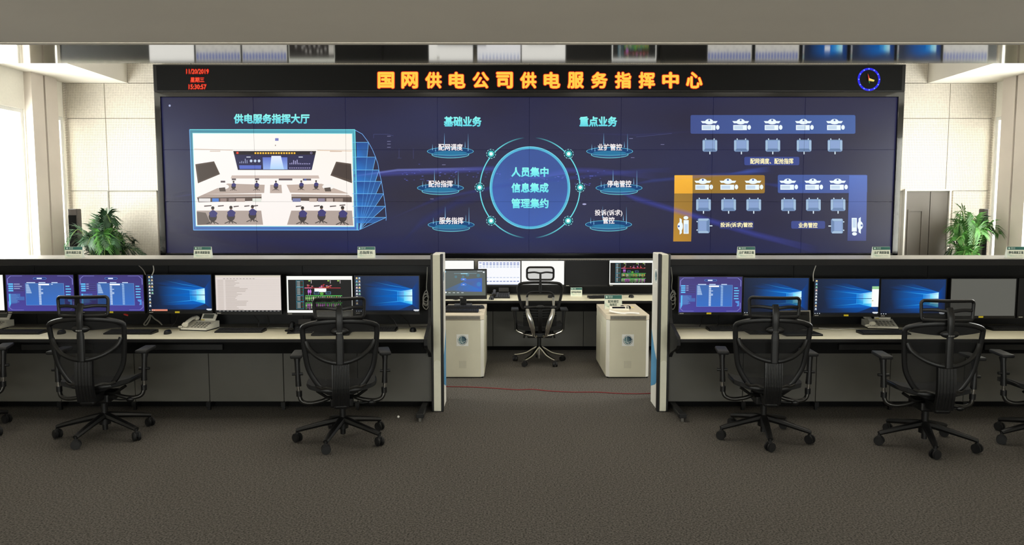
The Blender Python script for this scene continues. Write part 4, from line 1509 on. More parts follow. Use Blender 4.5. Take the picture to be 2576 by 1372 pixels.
def desk_phone(loc, rz, label, col='phone', s=1.0, lcd=True):
    t = thing('desk_phone', loc, label, 'telephone', 'desk telephones', rz)
    k = s
    MB().prism([(-.11 * k, 0), (.11 * k, 0), (.11 * k, .07 * k), (.06 * k, .075 * k), (-.11 * k, .022 * k)], 'X', -.04 * k, .15 * k).build('body', col, t)
    MB().prism([(-.11 * k, 0), (.11 * k, 0), (.11 * k, .066 * k), (-.10 * k, .02 * k)], 'X', -.12 * k, -.04 * k).build('cradle', col, t)
    MB().b2(-.125 * k, .155 * k, -.115 * k, .115 * k, 0, .008 * k).build('foot_plate', 'rubber', t)
    hp = smoothpath([(-.08 * k, -.10 * k, .05 * k), (-.08 * k, -.05 * k, .075 * k), (-.08 * k, .04 * k, .098 * k), (-.08 * k, .10 * k, .09 * k)], 5)
    n = len(hp)
    MB().tube(hp, [(.03 if i < 3 or i > n - 4 else .02) * k for i in range(n)], 10, .75).build('handset', col, t, True)
    # tilted display block
    MB().box((.06 * k, .085 * k, .105 * k), (.15 * k, .02 * k, .075 * k), .004, (-.65, 0, 0)).build('display_block', col, t)
    if lcd:
        MB().box((.06 * k, .0755 * k, .113 * k), (.105 * k, .003 * k, .045 * k), 0, (-.65, 0, 0)).build('display', 'phonelcd', t)
        MB().box((.01 * k, .058 * k, .083 * k), (.035 * k, .003 * k, .012 * k), 0, (-.65, 0, 0)).build('sticker', 'yellow', t)
    m = MB()
    for i in range(5):
        for j in range(4):
            y = -.085 * k + j * .028 * k
            z = .022 * k + (y + .11 * k) / (.17 * k) * .053 * k
            m.box((-.015 * k + i * .033 * k, y, z + .002), (.02 * k, .014 * k, .006 * k), 0, (.3, 0, 0))
    m.build('buttons', 'ledge' if col == 'phone' else 'key', t)
    cb = []
    for i in range(60):
        a = i * .9
        q = i / 59
        cb.append((-.08 * k - .06 * k * math.sin(q * PI) + .006 * math.cos(a), -.11 * k - .015 * k + q * .05 * k, .02 + .006 * math.sin(a) + .02 * (1 - q)))
    MB().tube(cb, .003, 5).build('coiled_cord', col, t, True)
    return t


def laptop(loc, rz, label):
    t = thing('laptop', loc, label, 'laptop', 'laptops on the front row consoles', rz)
    MB().b2(-.17, .17, -.12, .12, 0, .018, .004).build('base', 'black', t)
    m = MB()
    for r in range(5):
        for i in range(13):
            m.b2(-.145 + i * .0225, -.127 + i * .0225, -.01 + r * .021, .007 + r * .021, .018, .020)
    m.build('keys', 'key', t)
    MB().box((0, .135, .105), (.34, .01, .19), .003, (-.15, 0, 0)).build('lid', 'ledge', t)
    MB().box((0, .129, .105), (.31, .004, .165), 0, (-.15, 0, 0)).build('display', 'blackgloss', t)
    return t


def sign(loc, lines, label, w=.165, h=.105, rz=0.0, lean=.12, group='small green and white table signs'):
    t = thing('table_sign', loc, label, 'sign', group, rz)
    MB().prism([(-.0, 0), (.045, 0), (.045, .004), (.008 + lean * h, h), (.002 + lean * h, h), (0, .004)], 'X', -w / 2, w / 2).build('holder', 'acryl', t)
    c = Canvas(lambda u, v: (-w / 2 + u * w, -.0006 + lean * (1 - v) * h, (1 - v) * h), .00005)
    c.rect(.01, 0, .99, 1, (236, 240, 224)); c.rect(.01, .01, .99, .28, [(38, 92, 86), (56, 116, 108), (56, 116, 108), (36, 88, 80)])
    c.ell(.12, .145, .055, .085, (206, 232, 220), n=14)
    c.text('国家电网', .34, .11, .24, .1, (212, 236, 226), .02)
    c.text('STATE GRID', .34, .2, .24, .055, (212, 236, 226), .02)
    c.poly([(0.01, .5), (.2, .7), (.5, .85), (.2, .9), (.01, .75)], (214, 230, 212))
    n = len(lines)
    if n == 1:
        wd = .84 if len(lines[0]) > 4 else .76
        c.text(lines[0], .5, .52, wd, .24 if len(lines[0]) > 4 else .28, (58, 84, 74), .03)
    else:
        c.text(lines[0], .5, .46, .6, .2, (58, 84, 74), .03); c.text(lines[1], .5, .7, .42, .2, (58, 84, 74), .03)
    for x0, x1 in ((.14, .28), (.3, .6), (.62, .86)): c.rect(x0, .8, x1, .83, (160, 170, 156))
    c.build('printed_face', t, 'print')
    return t


SY = 7.10
for px, s, lb in ((185, '服务调度正值', 'small green and white table sign in front of the left palm'),
                  (509, '服务调度副值', 'small green and white table sign below the framed hall picture'),
                  (921, '总指挥长', 'small green and white table sign with four characters'),
                  (1878, '业扩调度正值', 'small green and white table sign over the right chair beside the gangway'),
                  (2218, '业扩调度副值', 'small green and white table sign at the right edge of the video wall'),
                  (2556, '停电调度正值', 'small green and white table sign cut off at the right picture edge')):
    q = PZ(px, 648, SH1)
    sign((PY(px, 648, SY).x, SY, SH1), [s], lb)
q = PZ(1450, 746, WT)
sign((q.x, q.y, WT), ['配网监屏值班'], 'small green and white sign on the second row worktop', w=.15, h=.115)
q = PZ(1543, 778, PT)
sign((q.x, q.y, PT), ['配网调控', '指挥区'], 'larger green and white sign with two lines on the right pedestal', w=.205, h=.165)


def at(px, py, z=WT): return tuple(PZ(px, py, z))


for px, py, r, lb in ((50, 839, 0, 'black keyboard at the left picture edge'), (330, 839, 0, 'black keyboard seen beside the left chair back'),
                      (606, 835, 0, 'black keyboard under the spreadsheet monitor'), (940, 832, .0, 'black keyboard behind the chair next to the left end panel'),
                      (1838, 831, 0, 'black keyboard under the purple dashboard of the right console'), (2222, 840, 0, 'black keyboard in front of the right white phone'),
                      (2545, 830, 0, 'black keyboard near the right picture edge')):
    keyboard(at(px, py), r, lb, 'keyboards on the front row consoles')
for px, py, lb in ((155, 840, 'black mouse seen through the left chair back'), (422, 840, 'black mouse left of the left white phone'), (1039, 834, 'black mouse next to the left end panel')):
    mouse(at(px, py), .1, lb)
desk_phone(at(500, 828), -.18, 'white desk telephone on the left console')
desk_phone(at(2208, 824), -.15, 'white desk telephone on the right console')
desk_phone(at(-22, 826), 0, 'white desk telephone cut off by the left picture edge')
desk_phone(at(752, 836), .2, 'black desk telephone on the left console beside the chair', 'black', .8, False)
desk_phone(at(1908, 838), .0, 'black desk telephone behind the chair on the right console', 'black', .85, False)
laptop(at(836, 840), .06, 'open laptop with dark screen behind the chair on the left console')
laptop(at(2010, 841), .06, 'open laptop with dark screen beside the chair on the right console')

# second row and pedestal items
keyboard(at(1520, 750), .15, 'black keyboard behind the larger green sign', 'keyboards of the second row', .42)
keyboard(at(1166, 776, PT), -.03, 'black keyboard under the pedestal computer screen, rear one', 'keyboards of the second row', .42)
keyboard(at(1158, 785, PT), -.03, 'black keyboard at the front edge of the left pedestal', 'keyboards of the second row', .42)
mouse(at(1588, 749), .2, 'black mouse under the circuit diagram of the second row')
mouse(at(1384, 749), 0, 'black mouse right of the chrome chair')
mouse(at(1212, 776, PT), .2, 'black mouse lying between the two pedestal keyboards')
mouse(at(1236, 754), .2, 'black mouse in front of the black second row phone')
mouse(at(1146, 754), .2, 'black mouse behind the foot of the pedestal computer')
desk_phone(at(1257, 749), 0, 'black desk telephone on the second row worktop', 'black', .85, False)
# pedestal computer
q = PY(1165, 720, 9.2)
w24 = .55
mon = monitor(q.x + .0, 9.2, PY(1165, 744, 9.2).z, PY(1165, 681, 9.2).z, w24, scr_login, 'black computer monitor with grey-blue login screen on the left pedestal', None, arm=False, mark=False, chin=.045, bezel=.016, yaw=.05)
zb = PY(1165, 744, 9.2).z - .045
c = Canvas(lambda u, v: (u, -.0066, .024 - v), .00004)
c.text('DELL', -.02, 0, .04, .012, (206, 208, 210), .02)
c.build('maker_mark', mon, 'print')
m = MB().b2(-.04, .04, .04, .06, PT - zb + .005, .2, .004).b2(-.11, .11, -.08, .12, PT - zb, PT - zb + .012, .004)
m.build('stand', 'black', mon)
# on the right pedestal
q = at(1558, 781, PT)
ph = thing('desk_device', q, 'cream low desk console with black display strip before the larger sign', 'device', None, -.03)
MB().prism([(-.055, 0), (.055, 0), (.055, .04), (.02, .045), (-.055, .016)], 'X', -.11, .11).build('body', 'phone', ph)
MB().box((-.01, -.012, .032), (.15, .04, .003), 0, (.37, 0, 0)).build('display', 'blackgloss', ph)
MB().box((.09, -.012, .032), (.03, .05, .003), 0, (.37, 0, 0)).build('label_strip', 'ledge', ph)
q = at(1570, 789, PT)
pp = thing('paper_stack', q, 'white folded papers at the front of the right pedestal', 'paper', None, -.12)
MB().grid(lambda u, v: (-.17 + .17 * u, -.06 + .12 * v, .004 + .028 * (1 - u) ** 2 * (1 if v < .99 else 1)), 6, 2, (0, 0, -.0035)).build('left_sheet', 'paper', pp)
MB().grid(lambda u, v: (.0 + .17 * u, -.06 + .12 * v, .004 + .006 * math.sin(u * PI)), 6, 2, (0, 0, -.0035)).build('right_sheet', 'paper', pp)
q = at(1573, 779, PT)
gl = thing('spectacles', (q[0], q[1], PT + .0), 'dark spectacles lying on the right pedestal', 'spectacles', None, -.45)
for s in (-1, 1):
    pts = [(s * .035 + .028 * math.cos(a * PI / 10), 0, .024 + .02 * math.sin(a * PI / 10)) for a in range(20)]
    fr = MB().loop_tube(pts, .0045, 6).build('rim', 'black', gl, True)
    MB().prism([(p[0], p[2]) for p in pts], 'Y', -.0008, .0008).build('lens', 'lens', fr)
    MB().tube([(s * .063, 0, .03), (s * .068, .02, .03), (s * .064, .13, .012)], .003, 6).build('temple', 'yellow', gl, True)
MB().tube([(-.008, 0, .03), (0, -.002, .034), (.008, 0, .03)], .003, 6).build('bridge', 'black', gl, True)


# ------------------------------------------------------------------ chairs
def star_base(t, mat, rot, hub, rad=.365, col_r=.03, up=.125):
    m = MB().cyl((0, 0, up + .02), .045, .09, 20).cyl((0, 0, .09), .022, .08, 14)
    m.build('hub', mat, t, True)
    for k in range(5):
        a = rot + k * 2 * PI / 5
        ca, sa = math.cos(a), math.sin(a)
        pts = [(ca * r, sa * r, z) for r, z in ((.02, up + .045), (.08, up + .035), (.2, up + .01), (rad - .04, up - .018), (rad + .005, up - .03))]
        MB().tube(pts, [.036, .034, .029, .025, .021], 8, .8, up=(0, 0, 1)).build('base_arm', mat, t, True)
        cs = MB()
        x, y = ca * rad, sa * rad
        wx, wy = -sa, ca
        # twin wheels and fork; the wheel axle turned a little differently on each caster
        ang = a + (.5, 1.1, .2, 1.6, .8)[k]
        dx, dy = math.cos(ang), math.sin(ang)
        for s in (-1, 1):
            mtx = Matrix.Translation((x + dx * .017 * s, y + dy * .02 * s, .037)) @ Matrix.Rotation(ang, 4, 'Z') @ Matrix.Rotation(PI / 2, 4, 'Y')
            r = bmesh.ops.create_cone(cs.bm, cap_ends=True, segments=18, radius1=.037, radius2=.037, depth=.024, matrix=mtx)
            es = [e for e in {e for v in r['verts'] for e in v.link_edges} if e.calc_face_angle(0) > .8]
            bmesh.ops.bevel(cs.bm, geom=es, offset=.006, segments=2, affect='EDGES')
        cs.box((x, y, .055), (.028, .034, .05), .006, (0, 0, ang)).cyl((x, y, .085), .011, .03, 10)
        cs.build('caster', 'rubber', t, True)


def back_outline(n=10):
    """closed outline of the mesh back: arched wide top tapering to a rounded bottom (x,z)"""
    pts = [(-.285, .955), (-.275, .985), (-.2, 1.012), (-.1, 1.026), (0, 1.03), (.1, 1.026), (.2, 1.012), (.275, .985), (.285, .955),
           (.28, .87), (.268, .75), (.25, .645), (.21, .56), (.16, .49), (.09, .44), (0, .425), (-.09, .44), (-.16, .49), (-.21, .56), (-.25, .645), (-.268, .75), (-.28, .87)]
    return pts


def back_y(x, z):
    """depth of the back surface (chair faces +y; the sitter's back rests at negative y)"""
    t = (z - .42) / .6
    return -.20 - .10 * t - .03 * math.sin(t * PI) * 0 + .9 * x * x * .7 + .05 * max(0, .55 - t) ** 2


def make_chair(rot):
    t = thing('office_chair', (0, 0, 0), 'x', 'chair', 'black mesh chairs of the front row')
    star_base(t, 'black', rot, .14)
    MB().cyl((0, 0, .24), .026, .16, 16).build('gas_column', 'black', t, True)
    MB().cyl((0, 0, .31), .017, .06, 14).build('piston', 'chrome', t, True)
    MB().b2(-.09, .09, -.13, .12, .30, .375, .015, 2).build('tilt_mechanism', 'black', t)
    # lever with knob
    lv = MB().tube([(.08, -.05, .325), (.16, -.06, .315), (.22, -.06, .318)], .007, 8).build('lever', 'black', t, True)
    MB().sphere((.235, -.06, .318), (.034, .018, .022), 12, 8).build('lever_knob', 'black', lv, True)
    # seat: dished pad with front edge, and rim
    def seat(u, v):
        x = -.265 + .53 * u
        y = -.21 + .47 * v
        e = abs(2 * u - 1)
        w = 1 - .12 * (1 - min(1, 4 * v)) ** 2 - .06 * max(0, (v - .8) * 5) ** 2
        return (x * w, y, .465 + .035 * e ** 2.5 - .04 * max(0, v - .75) * 2 + .012 * (1 - v))
    MB().grid(seat, 16, 12, (0, 0, -.035)).build('seat', 'seat', t, True)
    rim = []
    for i in range(40):
        a = 2 * PI * i / 40
        cu, su = math.cos(a), math.sin(a)
        u = .5 + .5 * math.copysign(abs(cu) ** .55, cu); v = .5 + .5 * math.copysign(abs(su) ** .55, su)
        p = Vector(seat(u, v)); p.z -= .022
        rim.append(p)
    MB().loop_tube(rim, .015, 8, 1.2, up=(0, 0, 1)).build('seat_rim', 'black', t, True)
    MB().tube([(-.2, -.05, .43), (-.12, -.06, .375), (0, -.06, .365), (.12, -.06, .375), (.2, -.05, .43)], .012, 8, 1.8, up=(0, 1, 0)).build('seat_carrier', 'darkmetal', t, True)
    # back
    ol = back_outline()
    pts = smoothpath([(x, back_y(x, z), z) for x, z in ol] + [(ol[0][0], back_y(*ol[0]), ol[0][1])], 3)[:-1]
    bk = MB().loop_tube(pts, .021, 8, .8).build('back_frame', 'black', t, True)
    def mesh_surface():
        mb = MB()
        ctr = None
        rows = []
        for s in range(0, 7):
            k = s / 6
            rows.append([mb.bm.verts.new((x * k, back_y(x * k, .73 + (z - .73) * k) + .006, .73 + (z - .73) * k)) for x, z in [(p.x, p.z) for p in pts]] if s else [mb.bm.verts.new((0, back_y(0, .73) + .006, .73))])
        n = len(pts)
        for i in range(n):
            mb.bm.faces.new((rows[0][0], rows[1][i], rows[1][(i + 1) % n]))
            for s in range(1, 6):
                mb.bm.faces.new((rows[s][i], rows[s + 1][i], rows[s + 1][(i + 1) % n], rows[s][(i + 1) % n]))
        return mb
    mesh_surface().build('back_mesh', 'fabric', t, True)
    # solid visor behind the top of the back
    def visor(u, v):
        x = -.262 + .524 * u
        k = 1 - (2 * u - 1) ** 2
        zt, zb = .962 + .056 * k ** .6, .958 - .022 * k
        z = zt + (zb - zt) * v
        return (x, back_y(x, z) - .006, z)
    MB().grid(visor, 18, 4, (0, .008, 0)).build('back_visor', 'seat', t, True)
    # smile brace
    sm = [(-.262, back_y(-.262, .87) - .012, .87), (-.235, back_y(-.235, .81) - .03, .81), (-.16, -.31, .75), (-.07, -.335, .715), (0, -.34, .708), (.07, -.335, .715), (.16, -.31, .75), (.235, back_y(.235, .81) - .03, .81), (.262, back_y(.262, .87) - .012, .87)]
    MB().tube(smoothpath(sm, 4), .017, 8, .45, up=(0, 1, 0)).build('back_brace', 'black', t, True)
    # spine post from pad to headrest
    sp_ = smoothpath([(0, -.345, .70), (0, -.345, .80), (0, -.345, .93), (0, -.35, 1.03), (0, -.34, 1.1), (0, -.315, 1.15)], 4)
    MB().tube(sp_, [.03] * 8 + [.026] * (len(sp_) - 8), 8, .6, up=(0, 1, 0)).build('spine', 'black', t, True)
    cl = MB().sphere((0, -.335, .955), (.07, .022, .032), 16, 8).build('spine_collar', 'black', t, True)
    c = Canvas(lambda u, v: (u, -.367, .945 - v), .0001)
    c.text('ENJOY', 0, 0, .046, .011, (190, 190, 186), .02)
    c.build('maker_mark', cl, 'print')
    # lumbar pad with ribs
    lp = MB().grid(lambda u, v: (-.066 + .132 * u, -.325 - .012 * math.sin(v * PI) + .05 * max(0, .35 - v) + (.004 if int(u * 10.99) % 2 else 0), .36 + .36 * v), 22, 10, (0, .035, 0)).build('lumbar_housing', 'black', t)
    MB().b2(-.06, .06, -.30, -.1, .33, .41, .02, 2).build('back_bracket', 'black', t)
    # lumbar wires
    for s in (-1, 1):
        MB().tube(smoothpath([(s * .06, -.29, .49), (s * .11, -.27, .50), (s * .15, -.24, .49), (s * .19, -.21, .50)], 4), .007, 6, 1.6).build('lumbar_wire', 'darkmetal', t, True)
    # headrest: rounded frame, mid bar, mesh
    def hy(x): return -.315 + 1.1 * x * x
    hp = []
    for cx, cz, a in ((.165, 1.178, 0), (-.165, 1.178, 90), (-.16, 1.075, 180), (.16, 1.075, 270)):
        for i in range(6):
            th = math.radians(a + 18 * i)
            x, z = cx + .025 * math.cos(th), cz + .025 * math.sin(th)
            hp.append((x, z + (.0 if z > 1.1 else .012 * (1 - (abs(x) / .19) ** 2))))
    fl = []
    for i, (x, z) in enumerate(hp):
        nx, nz = hp[(i + 1) % len(hp)]
        seg = 5 if abs(nx - x) > .1 else 1
        for k in range(seg):
            fl.append((x + (nx - x) * k / seg, z + (nz - z) * k / seg))
    hr = MB().loop_tube([(x, hy(x), z) for x, z in fl], .013, 8, .9).build('headrest_frame', 'black', t, True)
    MB().tube(smoothpath([(-.185, hy(.185), 1.128), (-.1, hy(.1) - .008, 1.135), (0, hy(0) - .012, 1.125), (.1, hy(.1) - .008, 1.135), (.185, hy(.185), 1.128)], 5), .013, 8, .6, up=(0, 1, 0)).build('headrest_bar', 'black', hr, True)
    MB().grid(lambda u, v: (-.182 + .364 * u, hy(-.182 + .364 * u) + .003, 1.058 + .135 * v), 12, 3).build('headrest_mesh', 'fabric', hr, True)
    # armrests
    for s in (-1, 1):
        tb = smoothpath([(s * .10, -.04, .365), (s * .17, -.05, .342), (s * .26, -.05, .33), (s * .32, -.04, .35), (s * .338, -.03, .40)], 5)
        MB().tube(tb, .017, 10).build('arm_tube', 'darkmetal', t, True)
        MB().tube([(s * .338, -.03, .39), (s * .34, -.03, .42), (s * .345, -.03, .50)], .014, 10).build('arm_post', 'chrome', t, True)
        MB().cyl((s * .338, -.03, .41), .023, .045, 12).build('arm_collar', 'black', t, True)
        sl = MB().tube([(s * .342, -.03, .47), (s * .345, -.03, .55), (s * .348, -.02, .66), (s * .348, -.01, .70)], [.024, .021, .022, .03], 10).build('arm_sleeve', 'black', t, True)
        MB().cyl((s * .347, -.03, .57), .012, .085, 10, 'X').build('height_button', 'black', sl, True)
        MB().box((s * .345, .02, .722), (.095, .25, .03), .012, (0, 0, s * .05), 2).build('arm_pad', 'rubber', t, True)
    return t


ch0 = make_chair(math.radians(-100))
spots = [(-1.39, 6.08, .19, 'black mesh swivel chair with its back to the viewer beside the left end panel'),
         (-3.41, 6.2, .08, 'black mesh swivel chair in front of the purple dashboards on the left'),
         (-4.66, 6.25, .3, 'black mesh swivel chair cut off by the left picture edge'),
         (2.085, 6.14, -.12, 'black mesh swivel chair at the right console beside the gangway'),
         (3.32, 5.95, -.09, 'black mesh swivel chair before the blank grey monitor on the right'),
         (4.32, 6.0, -.12, 'black mesh swivel chair cut off by the right picture edge')]
chairs = [ch0]
for _ in spots[1:]:
    chairs.append(copy_tree(ch0))
for o, (x, y, rz, lb) in zip(chairs, spots):
    o.location = (x, y, 0)
    o.rotation_euler = (0, 0, rz)
    o['label'] = lb
    # the star base swivels on its own
base_turn = [.03, .07, .3, 0, -.12, -.05]
for o, bt in zip(chairs, base_turn):
    bt -= o.rotation_euler.z
    for k in kids(o):
        if k.name.split('.')[0] in ('base_arm', 'caster'):
            k.rotation_euler = (0, 0, bt)


def make_chrome_chair():
    t = thing('office_chair', (.335, 9.2, 0), 'mesh swivel chair with polished metal frame at the second row', 'chair', None, 0)
    # polished five-arm base
    MB().cyl((0, 0, .15), .04, .09, 18).cyl((0, 0, .09), .02, .07, 12).build('hub', 'chrome', t, True)
    MB().cyl((0, 0, .25), .025, .14, 16).build('gas_column', 'black', t, True)
    for k in range(5):
        a = math.radians(-54 + 72 * k - 72)
        ca, sa = math.cos(a), math.sin(a)
        pts = smoothpath([(ca * r, sa * r, z) for r, z in ((.02, .195), (.07, .17), (.16, .115), (.26, .088), (.315, .08))], 3)
        n = len(pts)
        MB().tube(pts, [.026 - .009 * i / n for i in range(n)], 8, .7, up=(0, 0, 1)).build('base_arm', 'chrome', t, True)
        x, y = ca * .31, sa * .31
        m = MB()
        ang = a + (.3, 1.0, .6, 1.3, .2)[k]
        for s in (-1, 1):
            mtx = Matrix.Translation((x + math.cos(ang) * .017 * s, y + math.sin(ang) * .017 * s, .031)) @ Matrix.Rotation(ang, 4, 'Z') @ Matrix.Rotation(PI / 2, 4, 'Y')
            bmesh.ops.create_cone(m.bm, cap_ends=True, segments=16, radius1=.031, radius2=.031, depth=.022, matrix=mtx)
        m.box((x, y, .05), (.026, .03, .05), .005, (0, 0, ang))
        m.build('caster', 'rubber', t, True)
    MB().b2(-.15, .15, -.16, .14, .33, .40, .015, 2).build('tilt_mechanism', 'black', t)
    for s in (-1, 1):
        MB().tube([(s * .16, -.02, .40), (s * .19, -.02, .31)], .012, 8).build('mechanism_strut', 'black', t, True)
    MB().grid(lambda u, v: (-.27 + .54 * u, -.22 + .46 * v, .47 + .03 * abs(2 * u - 1) ** 3 - .05 * max(0, v - .8)), 14, 10, (0, 0, -.045)).build('seat', 'seat', t, True)
    def by(x, z): return -.2 - .14 * (z - .45) + .5 * x * x
    # upper back frame: rounded rectangle, open towards the bottom
    fr = smoothpath([(x, by(x, z), z) for x, z in ((-.205, .70), (-.235, .78), (-.26, .90), (-.262, .96), (-.23, 1.005), (-.12, 1.018), (0, 1.02), (.12, 1.018), (.23, 1.005), (.262, .96), (.26, .90), (.235, .78), (.205, .70), (.1, .685), (0, .68), (-.1, .685), (-.205, .70))], 3)[:-1]
    MB().loop_tube(fr, .016, 8).build('back_frame', 'black', t, True)
    MB().grid(lambda u, v: ((-.22 - .04 * v) + (.44 + .08 * v) * u, by((-.22 - .04 * v) + (.44 + .08 * v) * u, .7 + .3 * v) + .004, .70 + .3 * v), 12, 8).build('back_mesh', 'fabric', t, True)
    # lower back pad
    MB().grid(lambda u, v: (-.2 + .4 * u, by(-.2 + .4 * u, .5 + .15 * v), .48 + .17 * v), 10, 4, (0, .02, 0)).build('lumbar_pad', 'fabric', t, True)
    for z in (.66, .63, .60):
        MB().tube([(-.2, by(.2, z) - .01, z), (0, by(0, z) - .015, z - .006), (.2, by(.2, z) - .01, z)], .006, 6).build('back_rib', 'black', t, True)
    # inner hoop and polished legs of the back
    hoop = smoothpath([(-.155, -.32, .74), (-.158, -.315, .84), (-.14, -.31, .895), (-.09, -.305, .91), (0, -.305, .912), (.09, -.305, .91), (.14, -.31, .895), (.158, -.315, .84), (.155, -.32, .74)], 4)
    MB().tube(hoop, .012, 8).build('back_hoop', 'black', t, True)
    for s in (-1, 1):
        MB().cyl((s * .156, -.318, .80), .016, .10, 14).build('hoop_sleeve', 'chrome', t, True)
        MB().cyl((s * .156, -.318, .728), .02, .07, 12, 'X').build('pivot', 'black', t, True)
        lg = smoothpath([(s * .155, -.322, .72), (s * .145, -.335, .66), (s * .115, -.345, .57), (s * .088, -.33, .46), (s * .075, -.27, .385), (s * .04, -.22, .36)], 4)
        n = len(lg)
        MB().tube(lg, [.016 + .014 * math.sin(PI * min(1, i / n * 1.25)) for i in range(n)], 10, .45, up=(0, 1, 0)).build('back_leg', 'chrome', t, True)
        # arms
        ar = smoothpath([(s * .06, -.2, .365), (s * .16, -.16, .375), (s * .26, -.1, .405), (s * .285, -.08, .44)], 4)
        MB().tube(ar, .015, 8, .8).build('arm_bracket', 'chrome', t, True)
        MB().tube([(s * .283, -.08, .42), (s * .29, -.07, .52), (s * .30, -.05, .65)], [.02, .018, .024], 8).build('arm_post', 'black', t, True)
        MB().box((s * .30, -.02, .668), (.09, .24, .026), .01, None, 2).build('arm_pad', 'rubber', t, True)
    MB().tube([(-.16, -.318, .728), (0, -.325, .735), (.16, -.318, .728)], .018, 8).build('cross_bar', 'black', t, True)
    MB().sphere((0, -.335, .735), (.05, .02, .026), 14, 8).build('centre_knob', 'black', t, True)
    MB().tube([(0, -.325, .73), (0, -.32, .62), (0, -.29, .5), (0, -.24, .42)], .024, 8, .6, up=(0, 1, 0)).build('spine', 'black', t, True)
    MB().tube(smoothpath([(0, -.305, .90), (0, -.31, .98), (0, -.325, 1.06), (0, -.32, 1.14)], 4), [.018] * 6 + [.013] * 7, 8, .7, up=(0, 1, 0)).build('headrest_post', 'black', t, True)
    def hy(x): return -.31 + 1.1 * x * x
    hp = []
    for cx, cz, a in ((.12, 1.165, 0), (-.12, 1.165, 90), (-.12, 1.092, 180), (.12, 1.092, 270)):
        for i in range(6):
            th = math.radians(a + 18 * i)
            hp.append((cx + .038 * math.cos(th), cz + .038 * math.sin(th)))
    hr = MB().loop_tube([(x, hy(x), z) for x, z in hp], .012, 8).build('headrest_frame', 'black', t, True)
    MB().tube(smoothpath([(-.155, hy(.155), 1.135), (-.07, hy(.07) - .006, 1.145), (0, hy(0) - .008, 1.135), (.07, hy(.07) - .006, 1.145), (.155, hy(.155), 1.135)], 4), .01, 8, .7, up=(0, 1, 0)).build('headrest_bar', 'black', hr, True)
    MB().grid(lambda u, v: (-.15 + .3 * u, hy(-.15 + .3 * u) + .003, 1.065 + .128 * v), 10, 3).build('headrest_mesh', 'fabric_light', hr, True)
    return t


make_chrome_chair()


# ------------------------------------------------------------------ plants
def palm(loc, label, n, seed, top, lean, mats, spread=.5):
    rr = random.Random(seed)
    t = thing('potted_palm', loc, label, 'plant', 'potted palms')
    prof = [(.0, .0), (.13, 0), (.15, .02), (.19, .3), (.2, .36), (.185, .37), (.175, .33), (0, .33)]
    m = MB()
    N = 24
    rings = [[m.bm.verts.new((r * math.cos(2 * PI * i / N), r * math.sin(2 * PI * i / N), z)) for i in range(N)] for r, z in prof[1:-1]]
    for a in range(len(rings) - 1):
        for i in range(N):
            m.bm.faces.new((rings[a][i], rings[a][(i + 1) % N], rings[a + 1][(i + 1) % N], rings[a + 1][i]))
    m.bm.faces.new(rings[0])
    m.build('pot', 'pot', t, True)
    MB().cyl((0, 0, .33), .176, .02, 24).build('soil', 'soil', t)
    for k in range(n):
        a = rr.uniform(0, 2 * PI)
        out = rr.uniform(.12, spread)
        h = top * rr.uniform(.72, 1.0) * (1 - .25 * out)
        dx, dy = math.cos(a) + lean, math.sin(a) * .8
        P0 = Vector((.05 * math.cos(a), .05 * math.sin(a), .33))
        P1 = Vector((dx * out * .35, dy * out * .35, .33 + (h - .33) * .65))
        P2_ = Vector((dx * out * .8, dy * out * .8, h))
        P3 = Vector((dx * out * 1.35, dy * out * 1.35, h - rr.uniform(.02, .22)))
        pts = smoothpath([P0, P1, P2_, P3], 7)
        L = len(pts)
        st = MB().tube(pts, [.009 * (1 - .75 * i / L) for i in range(L)], 5)
        fo = st.build('frond_stem', 'stem', t, True)
        m = MB()
        for i in range(6, L):
            f = (i - 6) / (L - 6)
            for sub in (0, .5):
                if i + 1 >= L and sub: continue
                p = pts[i] if not sub else (pts[i] + pts[i + 1]) / 2
                tan = (pts[min(i + 1, L - 1)] - pts[i - 1]).normalized()
                side = tan.cross(Vector((0, 0, 1)))
                if side.length < .05: side = Vector((1, 0, 0))
                side.normalize()
                ln = .22 * math.sin(PI * (.18 + .72 * f)) * rr.uniform(.85, 1.1)
                for s in (-1, 1):
                    d = (tan * .75 + side * s * .75 + Vector((0, 0, .15))).normalized()
                    w = side.cross(d).normalized() * 0 + tan.cross(d).cross(d).normalized()
                    q1 = p + d * ln * .5 + Vector((0, 0, .01))
                    q2 = p + d * ln + Vector((0, 0, -.035 - .03 * rr.random()))
                    ww = .011
                    v = [m.bm.verts.new(x) for x in (p, q1 + w * ww, q1 - w * ww, q2)]
                    m.bm.faces.new((v[0], v[1], v[2])); m.bm.faces.new((v[1], v[3], v[2]))
        m.build('leaflets', rr.choice(mats), fo)
    return t


palm((-5.72, 10.5, 0), 'potted palm with dense green fronds behind the left console', 30, 5, 1.88, .08, ('leaf', 'leaf2', 'leaf2'), .46)
palm((6.36, 10.5, 0), 'potted palm with sparse bright fronds behind the right console', 15, 9, 1.92, -.05, ('leaf', 'leaf', 'leaf2'), .34)

# slim dark towers by the windows
for x, w, lb in ((-6.27, .13, 'slim dark tower standing behind the left palm'), (6.76, .07, 'slim dark tower standing behind the right palm')):
    t = thing('slim_tower', (x, 10.86, 0), lb, 'tower', 'slim towers by the windows')
    MB().b2(-w / 2, w / 2, -.06, .06, .03, 1.89, .008).build('case', 'tower', t)
    MB().b2(-w / 2 - .06, w / 2 + .06, -.1, .1, 0, .03, .006).build('foot_plate', 'black', t)
    MB().b2(-w / 2 + .008, w / 2 - .008, -.064, -.06, .3, 1.8).build('front_grille', 'blackmat', t)

# ------------------------------------------------------------------ cables and small things on the floor
def cable(name, pts, r, mat, label, cat='cable', group=None, n=6):
    o = MB().tube(smoothpath(pts, n), r, 6).build(name, mat, None, True)
    return tag(o, label, cat, group)


